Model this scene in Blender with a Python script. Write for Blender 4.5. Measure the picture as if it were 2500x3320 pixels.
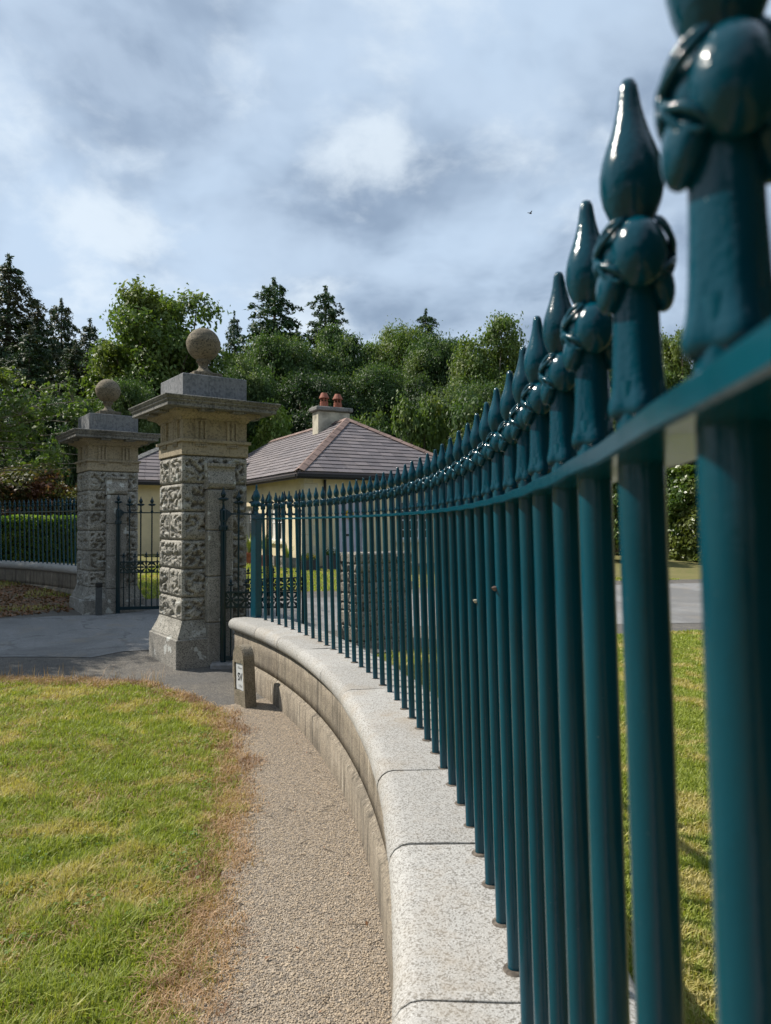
import bpy, bmesh, math, random
import numpy as np
from mathutils import Vector, Matrix, noise
from mathutils.geometry import delaunay_2d_cdt

for o in list(bpy.data.objects):
    bpy.data.objects.remove(o, do_unlink=True)
scene = bpy.context.scene
COL = scene.collection
R = math.radians
rng = random.Random(11)

# ------------------------------------------------------------------ camera
EYE = 1.80
cam_d = bpy.data.cameras.new('camera')
cam = bpy.data.objects.new('camera', cam_d)
COL.objects.link(cam)
cam.location = (0, 0, EYE)
cam.rotation_euler = (R(90 + 0.9), 0, 0)
cam_d.sensor_fit = 'HORIZONTAL'
cam_d.sensor_width = 36
cam_d.lens = 34.57
cam_d.clip_start = 0.02
cam_d.clip_end = 3000
cam_d.dof.use_dof = True
cam_d.dof.focus_distance = 5.0
cam_d.dof.aperture_fstop = 9
scene.camera = cam

# ------------------------------------------------------------------ light
SUN_EL, SUN_BEHIND = 47.0, -19.0         # sun stands to the left of the camera, a little ahead of it
to_sun = Vector((-math.cos(R(SUN_BEHIND)) * math.cos(R(SUN_EL)),
                 -math.sin(R(SUN_BEHIND)) * math.cos(R(SUN_EL)), math.sin(R(SUN_EL))))
sun_d = bpy.data.lights.new('sun', 'SUN')
sun_d.energy = 5.0
sun_d.angle = R(0.5)
sun_d.color = (1.0, 0.94, 0.84)
sun = bpy.data.objects.new('sun', sun_d)
COL.objects.link(sun)
sun.location = (-20, -3, 22)
sun.rotation_euler = to_sun.to_track_quat('Z', 'Y').to_euler()

scene.view_settings.view_transform = 'Standard'
scene.view_settings.look = 'None'
scene.view_settings.gamma = 1.0
scene.view_settings.use_curve_mapping = False
scene.view_settings.exposure = 0.34
scene.render.engine = 'CYCLES'


class NT:
    """small helper for node trees"""
    def __init__(s, tree):
        s.t = tree
        s.t.nodes.clear()
    def n(s, typ, props=None, **ins):
        nd = s.t.nodes.new(typ)
        for k, v in (props or {}).items():
            setattr(nd, k, v)
        for k, v in ins.items():
            key = int(k[1:]) if k[0] == 'i' and k[1:].isdigit() else k.replace('_', ' ')
            s.set(nd, key, v)
        return nd
    def set(s, nd, key, v):
        sock = nd.inputs[key]
        if isinstance(v, bpy.types.NodeSocket):
            s.t.links.new(v, sock)
        else:
            if isinstance(v, (tuple, list)) and sock.type == 'RGBA' and len(v) == 3:
                v = (*v, 1)
            sock.default_value = v
    def mix(s, f, a, b, blend='MIX'):
        nd = s.t.nodes.new('ShaderNodeMix')
        nd.data_type = 'RGBA'
        nd.blend_type = blend
        nd.clamp_factor = True
        s.set(nd, 0, f); s.set(nd, 6, a); s.set(nd, 7, b)
        return nd.outputs[2]
    def math(s, op, a, b=0.0, clamp=False):
        nd = s.n('ShaderNodeMath', {'operation': op, 'use_clamp': clamp}, i0=a, i1=b)
        return nd.outputs[0]
    def ramp(s, f, lo, hi):
        nd = s.n('ShaderNodeMapRange', {'interpolation_type': 'SMOOTHSTEP'}, Value=f)
        nd.inputs['From Min'].default_value = lo
        nd.inputs['From Max'].default_value = hi
        return nd.outputs[0]
    def noise(s, vec, scale, detail=4, rough=0.55, dist=0.0):
        nd = s.n('ShaderNodeTexNoise', None, Vector=vec, Scale=scale, Detail=detail, Roughness=rough, Distortion=dist)
        return nd.outputs['Fac']


world = bpy.data.worlds.new('World')
scene.world = world
world.use_nodes = True
W = NT(world.node_tree)
gen = W.n('ShaderNodeTexCoord').outputs['Generated']
sky = W.n('ShaderNodeTexSky', {'sky_type': 'NISHITA'})
sky.sun_disc = False
sky.sun_elevation = R(SUN_EL)
sky.sun_rotation = math.atan2(to_sun.x, to_sun.y)
sky.air_density = 1.0
sky.dust_density = 1.5
sky_rgb = W.n('ShaderNodeVectorMath', {'operation': 'SCALE'}, i0=sky.outputs[0], Scale=0.115).outputs[0]
sep = W.n('ShaderNodeSeparateXYZ', None, i0=gen)
zc = W.math('ADD', W.math('MAXIMUM', sep.outputs[2], 0.0), 0.34)
plane = W.n('ShaderNodeCombineXYZ', None, X=W.math('DIVIDE', sep.outputs[0], zc), Y=W.math('DIVIDE', sep.outputs[1], zc), Z=4.3).outputs[0]
warp = W.n('ShaderNodeTexNoise', None, Vector=plane, Scale=1.6, Detail=4.0)
wv = W.n('ShaderNodeVectorMath', {'operation': 'SCALE'}, i0=warp.outputs['Color'], Scale=0.22).outputs[0]
plane2 = W.n('ShaderNodeVectorMath', {'operation': 'ADD'}, i0=plane, i1=wv).outputs[0]
big = W.ramp(W.noise(plane2, 1.9, 5, 0.55), 0.38, 0.62)
fine = W.ramp(W.noise(plane2, 5.0, 7, 0.55), 0.40, 0.64)
gap = W.ramp(W.noise(plane2, 3.3, 8, 0.55), 0.53, 0.70)
cl = W.mix(big, (0.225, 0.298, 0.405), (0.47, 0.585, 0.725))
cl = W.mix(W.math('MULTIPLY', fine, 0.50), cl, (0.48, 0.585, 0.715))
cl = W.mix(W.math('MULTIPLY', gap, 0.85), cl, (0.66, 0.74, 0.81))
cl = W.mix(0.90, sky_rgb, cl)
lowhaze = W.ramp(sep.outputs[2], 0.26, 0.0)
cl = W.mix(W.math('MULTIPLY', lowhaze, 0.35), cl, (0.50, 0.56, 0.68))
bg = W.n('ShaderNodeBackground', None, Color=cl, Strength=1.0)
wo = W.n('ShaderNodeOutputWorld')
world.node_tree.links.new(bg.outputs[0], wo.inputs[0])


# ------------------------------------------------------------------ materials
def new_mat(name):
    m = bpy.data.materials.new(name)
    m.use_nodes = True
    return m, NT(m.node_tree)


def finish(m, t, color, rough=0.8, normal=None, spec=0.5, **kw):
    p = t.n('ShaderNodeBsdfPrincipled')
    t.set(p, 'Base Color', color)
    t.set(p, 'Roughness', rough)
    t.set(p, 'Specular IOR Level', spec)
    if normal is not None:
        t.set(p, 'Normal', normal)
    for k, v in kw.items():
        t.set(p, k.replace('_', ' '), v)
    o = t.n('ShaderNodeOutputMaterial')
    t.t.links.new(p.outputs[0], o.inputs[0])
    return m


def bump(t, h, strength=0.4, dist=0.01):
    return t.n('ShaderNodeBump', None, Height=h, Strength=strength, Distance=dist).outputs[0]


def pos(t):
    return t.n('ShaderNodeNewGeometry').outputs['Position']


def obj_random(t):
    return t.n('ShaderNodeObjectInfo').outputs['Random']


def paint_mat(name, col, bs=0.14):
    m, t = new_mat(name)
    p = pos(t)
    drip = t.n('ShaderNodeMapping', None, Vector=p)
    drip.inputs['Scale'].default_value = (1, 1, 0.35)
    n1 = t.noise(drip.outputs[0], 75, 3, 0.55)
    n2 = t.noise(p, 260, 2, 0.5)
    speck = t.ramp(t.noise(p, 330, 2, 0.5), 0.745, 0.80)
    dark = t.mix(t.ramp(t.noise(drip.outputs[0], 14, 5, 0.6), 0.4, 0.75), col, tuple(c * 0.75 for c in col))
    c = t.mix(t.math('MULTIPLY', speck, 0.5), dark, (0.30, 0.35, 0.34))
    c = t.mix(t.math('MULTIPLY', obj_random(t), 0.30), c, tuple(q * 0.45 for q in col))
    h = t.math('ADD', t.math('MULTIPLY', n1, 0.8), t.math('MULTIPLY', n2, 0.3))
    return finish(m, t, c, t.math('ADD', t.math('MULTIPLY', n1, 0.10), 0.11), bump(t, h, bs, 0.003), 0.36)


TEAL = paint_mat('teal_gloss_paint', (0.0004, 0.061, 0.092))
TEAL_CAST = paint_mat('teal_paint_on_castings', (0.0004, 0.053, 0.082), 0.40)
TEAL_DARK = paint_mat('weathered_teal_paint', (0.0015, 0.022, 0.032))


def granite(name, c_hi, c_lo, speck, stain=(0.16, 0.13, 0.10), stain_amt=0.35, grain=240, bump_s=0.35, lichen=0.0, streak=0.0):
    m, t = new_mat(name)
    p = pos(t)
    g = t.noise(p, grain, 3, 0.7)
    c = t.mix(t.ramp(g, 0.30, 0.70), c_lo, c_hi)
    v = t.n('ShaderNodeTexVoronoi', None, Vector=p, Scale=grain * 0.9).outputs['Color']
    sv = t.n('ShaderNodeSeparateColor', None, i0=v).outputs[0]
    c = t.mix(t.math('MULTIPLY', t.ramp(sv, 0.72, 0.80), 0.75), c, speck)
    st = t.ramp(t.noise(p, 2.3, 6, 0.62, 0.4), 0.46, 0.74)
    c = t.mix(t.math('MULTIPLY', st, stain_amt), c, stain)
    c = t.mix(t.math('MULTIPLY', t.ramp(t.noise(p, 11, 6, 0.7), 0.5, 0.75), stain_amt * 0.7), c, stain)
    if streak:
        mp = t.n('ShaderNodeMapping', None, Vector=p)
        mp.inputs['Scale'].default_value = (16, 16, 1.6)
        s1 = t.ramp(t.noise(mp.outputs[0], 1.0, 5, 0.6), 0.48, 0.72)
        c = t.mix(t.math('MULTIPLY', s1, streak), c, tuple(x * 0.45 for x in stain))
        mp2 = t.n('ShaderNodeMapping', None, Vector=p)
        mp2.inputs['Scale'].default_value = (30, 30, 3.2)
        s2 = t.ramp(t.noise(mp2.outputs[0], 1.0, 4, 0.6, 0.6), 0.60, 0.68)
        c = t.mix(t.math('MULTIPLY', s2, streak * 0.7), c, (0.52, 0.47, 0.39))
    if lichen:
        l1 = t.ramp(t.noise(p, 4.6, 5, 0.6, 0.3), 0.600, 0.620)
        c = t.mix(t.math('MULTIPLY', l1, lichen), c, (0.55, 0.56, 0.53))
    c = t.mix(t.math('MULTIPLY', t.math('SUBTRACT', obj_random(t), 0.5), 0.35), c, (0.08, 0.075, 0.065))
    h = t.math('ADD', g, t.math('MULTIPLY', t.noise(p, 35, 4, 0.6), 1.6))
    return finish(m, t, c, 0.88, bump(t, h, bump_s, 0.004), 0.25)


COPING = granite('pale_speckled_granite', (0.53, 0.52, 0.50), (0.27, 0.258, 0.238), (0.15, 0.138, 0.12),
                 stain=(0.30, 0.24, 0.17), stain_amt=0.42, grain=230, bump_s=0.5)
WALLSTONE = granite('weathered_brown_wall_stone', (0.36, 0.305, 0.235), (0.21, 0.178, 0.135), (0.12, 0.10, 0.08),
                    stain=(0.105, 0.092, 0.075), stain_amt=0.65, grain=150, bump_s=0.6, streak=0.8)
PILLAR = granite('grey_granite', (0.41, 0.385, 0.34), (0.24, 0.225, 0.20), (0.07, 0.07, 0.065),
                 stain=(0.11, 0.105, 0.09), stain_amt=0.55, grain=120, bump_s=0.6, lichen=0.85)
PILLAR_ROUGH = granite('rough_granite', (0.46, 0.435, 0.385), (0.27, 0.255, 0.22), (0.08, 0.08, 0.07),
                       stain=(0.10, 0.095, 0.08), stain_amt=0.6, grain=90, bump_s=0.9, lichen=0.5)
LIMESTONE = granite('buff_limestone', (0.42, 0.355, 0.255), (0.30, 0.25, 0.175), (0.20, 0.17, 0.12),
                    stain=(0.13, 0.115, 0.09), stain_amt=0.42, grain=60, bump_s=0.3)
CORNICE = granite('grey_cornice_stone', (0.29, 0.28, 0.255), (0.19, 0.185, 0.175), (0.08, 0.08, 0.08),
                  stain=(0.07, 0.07, 0.065), stain_amt=0.6, grain=70, bump_s=0.5, streak=0.4)
BLUESTONE = granite('blue_grey_stone', (0.255, 0.26, 0.272), (0.185, 0.19, 0.20), (0.13, 0.14, 0.15),
                    stain=(0.10, 0.105, 0.11), stain_amt=0.55, grain=40, bump_s=0.2, streak=0.35)
BALL = granite('lichen_covered_stone', (0.26, 0.22, 0.155), (0.15, 0.125, 0.09), (0.05, 0.045, 0.04),
               stain=(0.085, 0.075, 0.055), stain_amt=0.75, grain=80, bump_s=0.9)
MORTAR = granite('dark_mortar', (0.19, 0.175, 0.15), (0.12, 0.11, 0.095), (0.05, 0.05, 0.045))
MARKER = granite('mossy_concrete', (0.30, 0.255, 0.19), (0.19, 0.16, 0.12), (0.10, 0.09, 0.07),
                 stain=(0.10, 0.095, 0.055), stain_amt=0.65, grain=130, bump_s=0.8)
RUBBLE = granite('rubble_stone', (0.36, 0.33, 0.28), (0.20, 0.18, 0.155), (0.08, 0.08, 0.07),
                 stain=(0.11, 0.10, 0.085), stain_amt=0.6, grain=60, bump_s=0.8)


def plain(name, col, rough=0.6, var=0.12, scale=6.0, spec=0.4, bump_s=0.15, island=False):
    m, t = new_mat(name)
    p = pos(t)
    f = t.noise(p, scale, 5, 0.6)
    c = t.mix(t.ramp(f, 0.3, 0.75), tuple(min(1, x * (1 + var)) for x in col), tuple(x * (1 - var * 1.6) for x in col))
    c = t.mix(t.math('MULTIPLY', obj_random(t), 0.22), c, tuple(x * 0.55 for x in col))
    return finish(m, t, c, rough, bump(t, t.noise(p, scale * 9, 3), bump_s, 0.005), spec)


CREAM = plain('cream_render', (0.70, 0.605, 0.405), 0.85, 0.10, 1.6)
CHIMNEY = plain('stained_chimney_render', (0.46, 0.42, 0.33), 0.9, 0.3, 3)
CREAM_TRIM = plain('pale_quoin_paint', (0.62, 0.56, 0.43), 0.8, 0.10, 3)
GUTTER = plain('black_gutter', (0.012, 0.012, 0.013), 0.4)
WHITE = plain('white_paint', (0.74, 0.74, 0.76), 0.5, 0.06)
DOOR_SHADED = plain('shade_tinted_door_paint', (0.50, 0.49, 0.60), 0.45, 0.06)  # the door's lilac shade tint is put into the base colour
TERRACOTTA = plain('terracotta', (0.30, 0.105, 0.065), 0.8, 0.2, 9)
RIDGE = plain('faded_ridge_tile', (0.215, 0.145, 0.122), 0.85, 0.3, 3)
PLANTER_GREY = plain('grey_trough', (0.23, 0.22, 0.20), 0.85, 0.2, 8)
PLANTER_DARK = plain('dark_trough', (0.035, 0.035, 0.045), 0.6)
BLACK = plain('black_iron', (0.012, 0.012, 0.012), 0.5)
PLATE = plain('white_enamel_plate', (0.60, 0.62, 0.64), 0.4, 0.04)
LETTER = plain('black_letter_paint', (0.012, 0.014, 0.018), 0.5, 0)
LETTER_FADED = plain('faded_grey_letter_paint', (0.36, 0.37, 0.38), 0.5, 0)
CEMENT = plain('grey_cement', (0.24, 0.235, 0.23), 0.9, 0.25, 12, bump_s=0.5)
WOODPOST = plain('grey_weathered_post', (0.075, 0.08, 0.08), 0.8, 0.2, 20)
CURTAIN = plain('net_curtain', (0.66, 0.64, 0.60), 0.9, 0.05)
SOCKET = plain('rusty_lead_socket', (0.12, 0.10, 0.08), 0.9, 0.4, 60)
YELLOW = plain('yellow_petal', (0.62, 0.40, 0.03), 0.7)
STRAWWHITE = plain('white_petal', (0.75, 0.75, 0.72), 0.7)


def glass_mat():
    m, t = new_mat('window_glass')
    return finish(m, t, (0.02, 0.024, 0.028), 0.06, None, 0.6)


GLASS = glass_mat()


def slate_mat():
    m, t = new_mat('purple_grey_slate')
    p = pos(t)
    r = obj_random(t)
    isl = t.n('ShaderNodeNewGeometry').outputs['Random Per Island']
    rr = t.math('FRACT', t.math('ADD', r, isl))
    c = t.mix(rr, (0.105, 0.091, 0.096), (0.175, 0.149, 0.152))
    c = t.mix(t.math('MULTIPLY', t.ramp(t.noise(p, 1.3, 6, 0.65, 0.5), 0.45, 0.75), 0.45), c, (0.215, 0.175, 0.155))
    c = t.mix(t.math('MULTIPLY', t.ramp(t.noise(p, 4.0, 7, 0.7), 0.62, 0.72), 0.6), c, (0.36, 0.35, 0.33))
    return finish(m, t, c, 0.62, bump(t, t.noise(p, 40, 4), 0.3, 0.005), 0.4)


SLATE = slate_mat()


def leaf_mat(name, c1, c2, c3=None, trans=0.35, rough=0.55, spec=0.35, patch=None, lo=0.46, hi=0.66):
    m, t = new_mat(name)
    g = t.n('ShaderNodeNewGeometry')
    isl = g.outputs['Random Per Island']
    c = t.mix(isl, c1, c2)
    if c3 is not None:
        f = t.ramp(t.noise(g.outputs['Position'], patch or 0.5, 5, 0.6, 0.3), lo, hi)
        r2 = t.math('FRACT', t.math('MULTIPLY', isl, 17.3))
        f = t.ramp(t.math('ADD', t.math('MULTIPLY', f, 1.1), t.math('MULTIPLY', r2, 0.5)), 0.45, 1.0)
        c = t.mix(f, c, c3)
    p = t.n('ShaderNodeBsdfPrincipled')
    t.set(p, 'Base Color', c); t.set(p, 'Roughness', rough); t.set(p, 'Specular IOR Level', spec)
    tr = t.n('ShaderNodeBsdfTranslucent')
    tc = t.mix(1.0, c, (1.25, 1.35, 0.55), 'MULTIPLY')
    t.set(tr, 'Color', tc)
    mx = t.n('ShaderNodeMixShader', None, Fac=trans)
    t.t.links.new(p.outputs[0], mx.inputs[1])
    t.t.links.new(tr.outputs[0], mx.inputs[2])
    o = t.n('ShaderNodeOutputMaterial')
    t.t.links.new(mx.outputs[0], o.inputs[0])
    return m


LEAF_MID = leaf_mat('mid_green_leaves', (0.042, 0.085, 0.027), (0.085, 0.142, 0.043), (0.120, 0.168, 0.052))
LEAF_DARK = leaf_mat('dark_green_leaves', (0.020, 0.046, 0.017), (0.046, 0.086, 0.028), (0.064, 0.102, 0.034))
LEAF_BRIGHT = leaf_mat('bright_green_leaves', (0.094, 0.163, 0.027), (0.156, 0.231, 0.044), (0.200, 0.250, 0.056))
LEAF_OLIVE = leaf_mat('olive_green_leaves', (0.070, 0.120, 0.030), (0.125, 0.185, 0.042), (0.150, 0.190, 0.050))
LEAF_RUST = leaf_mat('rusty_leaves', (0.060, 0.085, 0.030), (0.115, 0.098, 0.045), (0.165, 0.078, 0.052), patch=0.9)
NEEDLE = leaf_mat('spruce_needles', (0.020, 0.048, 0.022), (0.048, 0.081, 0.036), (0.084, 0.087, 0.049), trans=0.15, patch=0.35)
NEEDLE2 = leaf_mat('pine_needles', (0.024, 0.061, 0.024), (0.054, 0.101, 0.038), trans=0.15)
HEDGE_LEAF = leaf_mat('hedge_leaves', (0.050, 0.100, 0.018), (0.115, 0.195, 0.030), (0.19, 0.26, 0.045), trans=0.55)
LAUREL = leaf_mat('laurel_leaves', (0.05, 0.10, 0.018), (0.11, 0.17, 0.03), (0.14, 0.17, 0.04), rough=0.35, spec=0.5)
GRASS = leaf_mat('lawn_grass', (0.205, 0.255, 0.042), (0.38, 0.415, 0.090), (0.50, 0.43, 0.18), trans=0.36, patch=1.7, lo=0.45, hi=0.66)
STRAW = leaf_mat('dry_straw_grass', (0.36, 0.215, 0.118), (0.52, 0.36, 0.215), (0.27, 0.155, 0.088), trans=0.25, patch=3.0)
DEADLEAF = leaf_mat('dead_leaves', (0.16, 0.085, 0.045), (0.28, 0.14, 0.075), trans=0.15)
POTLEAF = leaf_mat('strap_leaves', (0.11, 0.17, 0.035), (0.24, 0.27, 0.08), trans=0.35)


def bark_mat(name, a, b):
    m, t = new_mat(name)
    p = pos(t)
    mp = t.n('ShaderNodeMapping', None, Vector=p)
    mp.inputs['Scale'].default_value = (6, 6, 1.2)
    f = t.noise(mp.outputs[0], 2.5, 6, 0.65)
    return finish(m, t, t.mix(t.ramp(f, 0.3, 0.7), a, b), 0.9, bump(t, f, 0.8, 0.03), 0.2)


BARK = bark_mat('brown_bark', (0.065, 0.05, 0.036), (0.14, 0.115, 0.085))
BARK_PALE = bark_mat('pale_bark', (0.17, 0.15, 0.12), (0.33, 0.30, 0.25))


def ground_mat(name, cols, bump_s=0.6, pebble=0, scale=1.0, peb_cols=None, cracks=False):
    m, t = new_mat(name)
    p = pos(t)
    f1 = t.ramp(t.noise(p, 0.9 * scale, 6, 0.65, 0.3), 0.35, 0.68)
    f2 = t.ramp(t.noise(p, 7 * scale, 6, 0.7), 0.35, 0.7)
    c = t.mix(f1, cols[0], cols[1])
    c = t.mix(t.math('MULTIPLY', f2, 0.75), c, cols[2])
    h = t.noise(p, 45, 5, 0.7)
    if pebble:
        vn = t.n('ShaderNodeTexVoronoi', None, Vector=p, Scale=pebble)
        sc = t.n('ShaderNodeSeparateColor', None, i0=vn.outputs['Color'])
        pc = t.mix(sc.outputs[0], peb_cols[0], peb_cols[1])
        pc = t.mix(t.ramp(sc.outputs[1], 0.70, 0.78), pc, peb_cols[2])
        edge = t.ramp(vn.outputs['Distance'], 0.62, 0.30)
        c = t.mix(0.72, c, pc)
        c = t.mix(edge, t.mix(0.45, c, (0.05, 0.042, 0.034)), c)
        h = t.math('ADD', t.math('MULTIPLY', edge, 1.6), t.math('MULTIPLY', h, 0.5))
    if cracks:
        wp = t.n('ShaderNodeTexNoise', None, Vector=p, Scale=2.2, Detail=5.0)
        wpv = t.n('ShaderNodeVectorMath', {'operation': 'SCALE'}, i0=wp.outputs['Color'], Scale=0.9).outputs[0]
        pp = t.n('ShaderNodeVectorMath', {'operation': 'ADD'}, i0=p, i1=wpv).outputs[0]
        vd = t.n('ShaderNodeTexVoronoi', {'feature': 'DISTANCE_TO_EDGE'}, Vector=pp, Scale=0.55).outputs['Distance']
        ln = t.math('MULTIPLY', t.ramp(vd, 0.022, 0.006), t.ramp(t.noise(p, 0.7, 3), 0.42, 0.55))
        c = t.mix(t.math('MULTIPLY', ln, 0.35), c, (0.045, 0.043, 0.042))
        big = t.ramp(t.noise(p, 0.45, 6, 0.6, 0.6), 0.42, 0.60)
        c = t.mix(t.math('MULTIPLY', big, 0.55), c, (0.12, 0.118, 0.115))
        gr = t.ramp(t.noise(p, 2.0, 7, 0.7, 0.4), 0.52, 0.70)
        c = t.mix(t.math('MULTIPLY', gr, 0.5), c, (0.26, 0.225, 0.18))
    return finish(m, t, c, 0.93, bump(t, h, bump_s, 0.006), 0.2)


SOIL = ground_mat('turf_soil', ((0.115, 0.125, 0.04), (0.16, 0.155, 0.055), (0.20, 0.15, 0.075)))
GRAVEL = ground_mat('fine_gravel', ((0.42, 0.348, 0.268), (0.34, 0.280, 0.215), (0.38, 0.315, 0.243)), 0.8, 118,
                    peb_cols=((0.60, 0.505, 0.40), (0.36, 0.295, 0.228), (0.16, 0.15, 0.14)))
TARMAC = ground_mat('old_loose_tarmac', ((0.16, 0.152, 0.142), (0.215, 0.20, 0.18), (0.125, 0.12, 0.115)), 0.9, 75,
                    peb_cols=((0.25, 0.235, 0.21), (0.135, 0.13, 0.125), (0.32, 0.29, 0.245)), cracks=True)
ASPHALT = ground_mat('worn_grey_asphalt', ((0.265, 0.27, 0.275), (0.33, 0.33, 0.33), (0.20, 0.203, 0.207)), 0.35, 110,
                     peb_cols=((0.34, 0.34, 0.34), (0.25, 0.255, 0.26), (0.40, 0.39, 0.375)), cracks=True)
DIRT = ground_mat('dry_leafy_dirt', ((0.155, 0.115, 0.08), (0.21, 0.155, 0.105), (0.10, 0.085, 0.06)), 1.0)


# ------------------------------------------------------------------ mesh helpers
def link(name, me, mat=None, parent=None, loc=(0, 0, 0), rot=(0, 0, 0), smooth=False):
    o = bpy.data.objects.new(name, me)
    COL.objects.link(o)
    o.location = loc
    o.rotation_euler = rot
    if mat is not None and len(me.materials) == 0:
        me.materials.append(mat)
    if smooth:
        me.polygons.foreach_set('use_smooth', [True] * len(me.polygons))
    if parent is not None:
        o.parent = parent
    return o


def thing(name, label, cat, loc=(0, 0, 0), rotz=0.0, group=None):
    o = bpy.data.objects.new(name, None)
    COL.objects.link(o)
    o.location = loc
    o.rotation_euler = (0, 0, rotz)
    return tag(o, label, cat, group)


def tag(o, label, cat, group=None):
    o['label'] = label
    o['category'] = cat
    if group:
        o['group'] = group
    return o


def kind(o, k, label=None):
    o['kind'] = k
    if label:
        o['label'] = label
    return o


class MB:
    def __init__(s):
        s.v, s.f = [], []
    def add(s, verts, faces):
        b = len(s.v)
        s.v += [tuple(x) for x in verts]
        s.f += [tuple(i + b for i in f) for f in faces]
        return s
    def box(s, x0, x1, y0, y1, z0, z1):
        return s.add([(x0, y0, z0), (x1, y0, z0), (x1, y1, z0), (x0, y1, z0), (x0, y0, z1), (x1, y0, z1), (x1, y1, z1), (x0, y1, z1)],
                     [(0, 3, 2, 1), (4, 5, 6, 7), (0, 1, 5, 4), (1, 2, 6, 5), (2, 3, 7, 6), (3, 0, 4, 7)])
    def cbox(s, x0, x1, y0, y1, z0, z1, c=0.01):
        """box with chamfered edges"""
        bm = bmesh.new()
        bmesh.ops.create_cube(bm, size=1)
        for v in bm.verts:
            v.co = Vector(((x0 + x1) / 2 + v.co.x * (x1 - x0), (y0 + y1) / 2 + v.co.y * (y1 - y0), (z0 + z1) / 2 + v.co.z * (z1 - z0)))
        bmesh.ops.bevel(bm, geom=bm.edges[:], offset=c, segments=1, affect='EDGES', profile=0.5)
        bm.verts.index_update()
        s.add([v.co[:] for v in bm.verts], [[v.index for v in f.verts] for f in bm.faces])
        bm.free()
        return s
    def lathe(s, prof, seg=16, c=(0, 0, 0), mod=None, cap=True):
        b = len(s.v)
        for r, z in prof:
            for i in range(seg):
                a = 2 * math.pi * i / seg
                rr = r * (mod(a, z) if mod else 1)
                s.v.append((c[0] + rr * math.cos(a), c[1] + rr * math.sin(a), c[2] + z))
        n = len(prof)
        for j in range(n - 1):
            for i in range(seg):
                k = (i + 1) % seg
                s.f.append((b + j * seg + i, b + j * seg + k, b + (j + 1) * seg + k, b + (j + 1) * seg + i))
        if cap:
            s.f.append(tuple(b + i for i in reversed(range(seg))))
            s.f.append(tuple(b + (n - 1) * seg + i for i in range(seg)))
        return s
    def square(s, prof):
        """stack of square rings (half width, z)"""
        b = len(s.v)
        for h, z in prof:
            s.v += [(-h, -h, z), (h, -h, z), (h, h, z), (-h, h, z)]
        for j in range(len(prof) - 1):
            for i in range(4):
                k = (i + 1) % 4
                s.f.append((b + j * 4 + i, b + j * 4 + k, b + j * 4 + 4 + k, b + j * 4 + 4 + i))
        s.f.append((b + 3, b + 2, b + 1, b))
        e = b + 4 * (len(prof) - 1)
        s.f.append((e, e + 1, e + 2, e + 3))
        return s
    def ball(s, c, r, seg=12, rings=8):
        rx, ry, rz = r if isinstance(r, (tuple, list)) else (r, r, r)
        b = len(s.v)
        s.v.append((c[0], c[1], c[2] - rz))
        for j in range(1, rings):
            p = -math.pi / 2 + math.pi * j / rings
            for i in range(seg):
                a = 2 * math.pi * i / seg
                s.v.append((c[0] + rx * math.cos(p) * math.cos(a), c[1] + ry * math.cos(p) * math.sin(a), c[2] + rz * math.sin(p)))
        s.v.append((c[0], c[1], c[2] + rz))
        e = len(s.v) - 1
        for i in range(seg):
            k = (i + 1) % seg
            s.f.append((b, b + 1 + k, b + 1 + i))
            s.f.append((e, e - seg + i, e - seg + k))
        for j in range(rings - 2):
            for i in range(seg):
                k = (i + 1) % seg
                o = b + 1 + j * seg
                s.f.append((o + i, o + k, o + seg + k, o + seg + i))
        return s
    def tube(s, pts, rad, seg=6, closed=False):
        pts = [Vector(p) for p in pts]
        n = len(pts)
        rad = rad if isinstance(rad, (list, tuple)) else [rad] * n
        b = len(s.v)
        for i, p in enumerate(pts):
            if closed:
                d = pts[(i + 1) % n] - pts[i - 1]
            else:
                d = pts[min(i + 1, n - 1)] - pts[max(i - 1, 0)]
            d.normalize()
            u = d.cross(Vector((0, 0, 1)) if abs(d.z) < 0.95 else Vector((1, 0, 0))).normalized()
            w = d.cross(u)
            for k in range(seg):
                a = 2 * math.pi * k / seg
                s.v.append(tuple(p + (u * math.cos(a) + w * math.sin(a)) * rad[i]))
        for i in range(n if closed else n - 1):
            j = (i + 1) % n
            for k in range(seg):
                l = (k + 1) % seg
                s.f.append((b + i * seg + k, b + i * seg + l, b + j * seg + l, b + j * seg + k))
        if not closed:
            s.f.append(tuple(b + k for k in reversed(range(seg))))
            s.f.append(tuple(b + (n - 1) * seg + k for k in range(seg)))
        return s
    def prism(s, poly, y0, y1, axis='y'):
        """polygon in (x,z) extruded along y (or (x,y) along z)"""
        n = len(poly)
        if axis == 'y':
            vs = [(x, y0, z) for x, z in poly] + [(x, y1, z) for x, z in poly]
        elif axis == 'x':
            vs = [(y0, x, z) for x, z in poly] + [(y1, x, z) for x, z in poly]
        else:
            vs = [(x, y, y0) for x, y in poly] + [(x, y, y1) for x, y in poly]
        fs = [tuple(range(n)), tuple(reversed(range(n, 2 * n)))]
        fs += [(i, i + n, (i + 1) % n + n, (i + 1) % n) for i in range(n)]
        return s.add(vs, fs)
    def mesh(s, name='m'):
        me = bpy.data.meshes.new(name)
        me.from_pydata(s.v, [], s.f)
        bm = bmesh.new()
        bm.from_mesh(me)
        bmesh.ops.recalc_face_normals(bm, faces=bm.faces[:])
        bm.to_mesh(me)
        bm.free()
        return me
    def build(s, name, mat, parent=None, loc=(0, 0, 0), rot=(0, 0, 0), smooth=False):
        return link(name, s.mesh(name), mat, parent, loc, rot, smooth)


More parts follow.
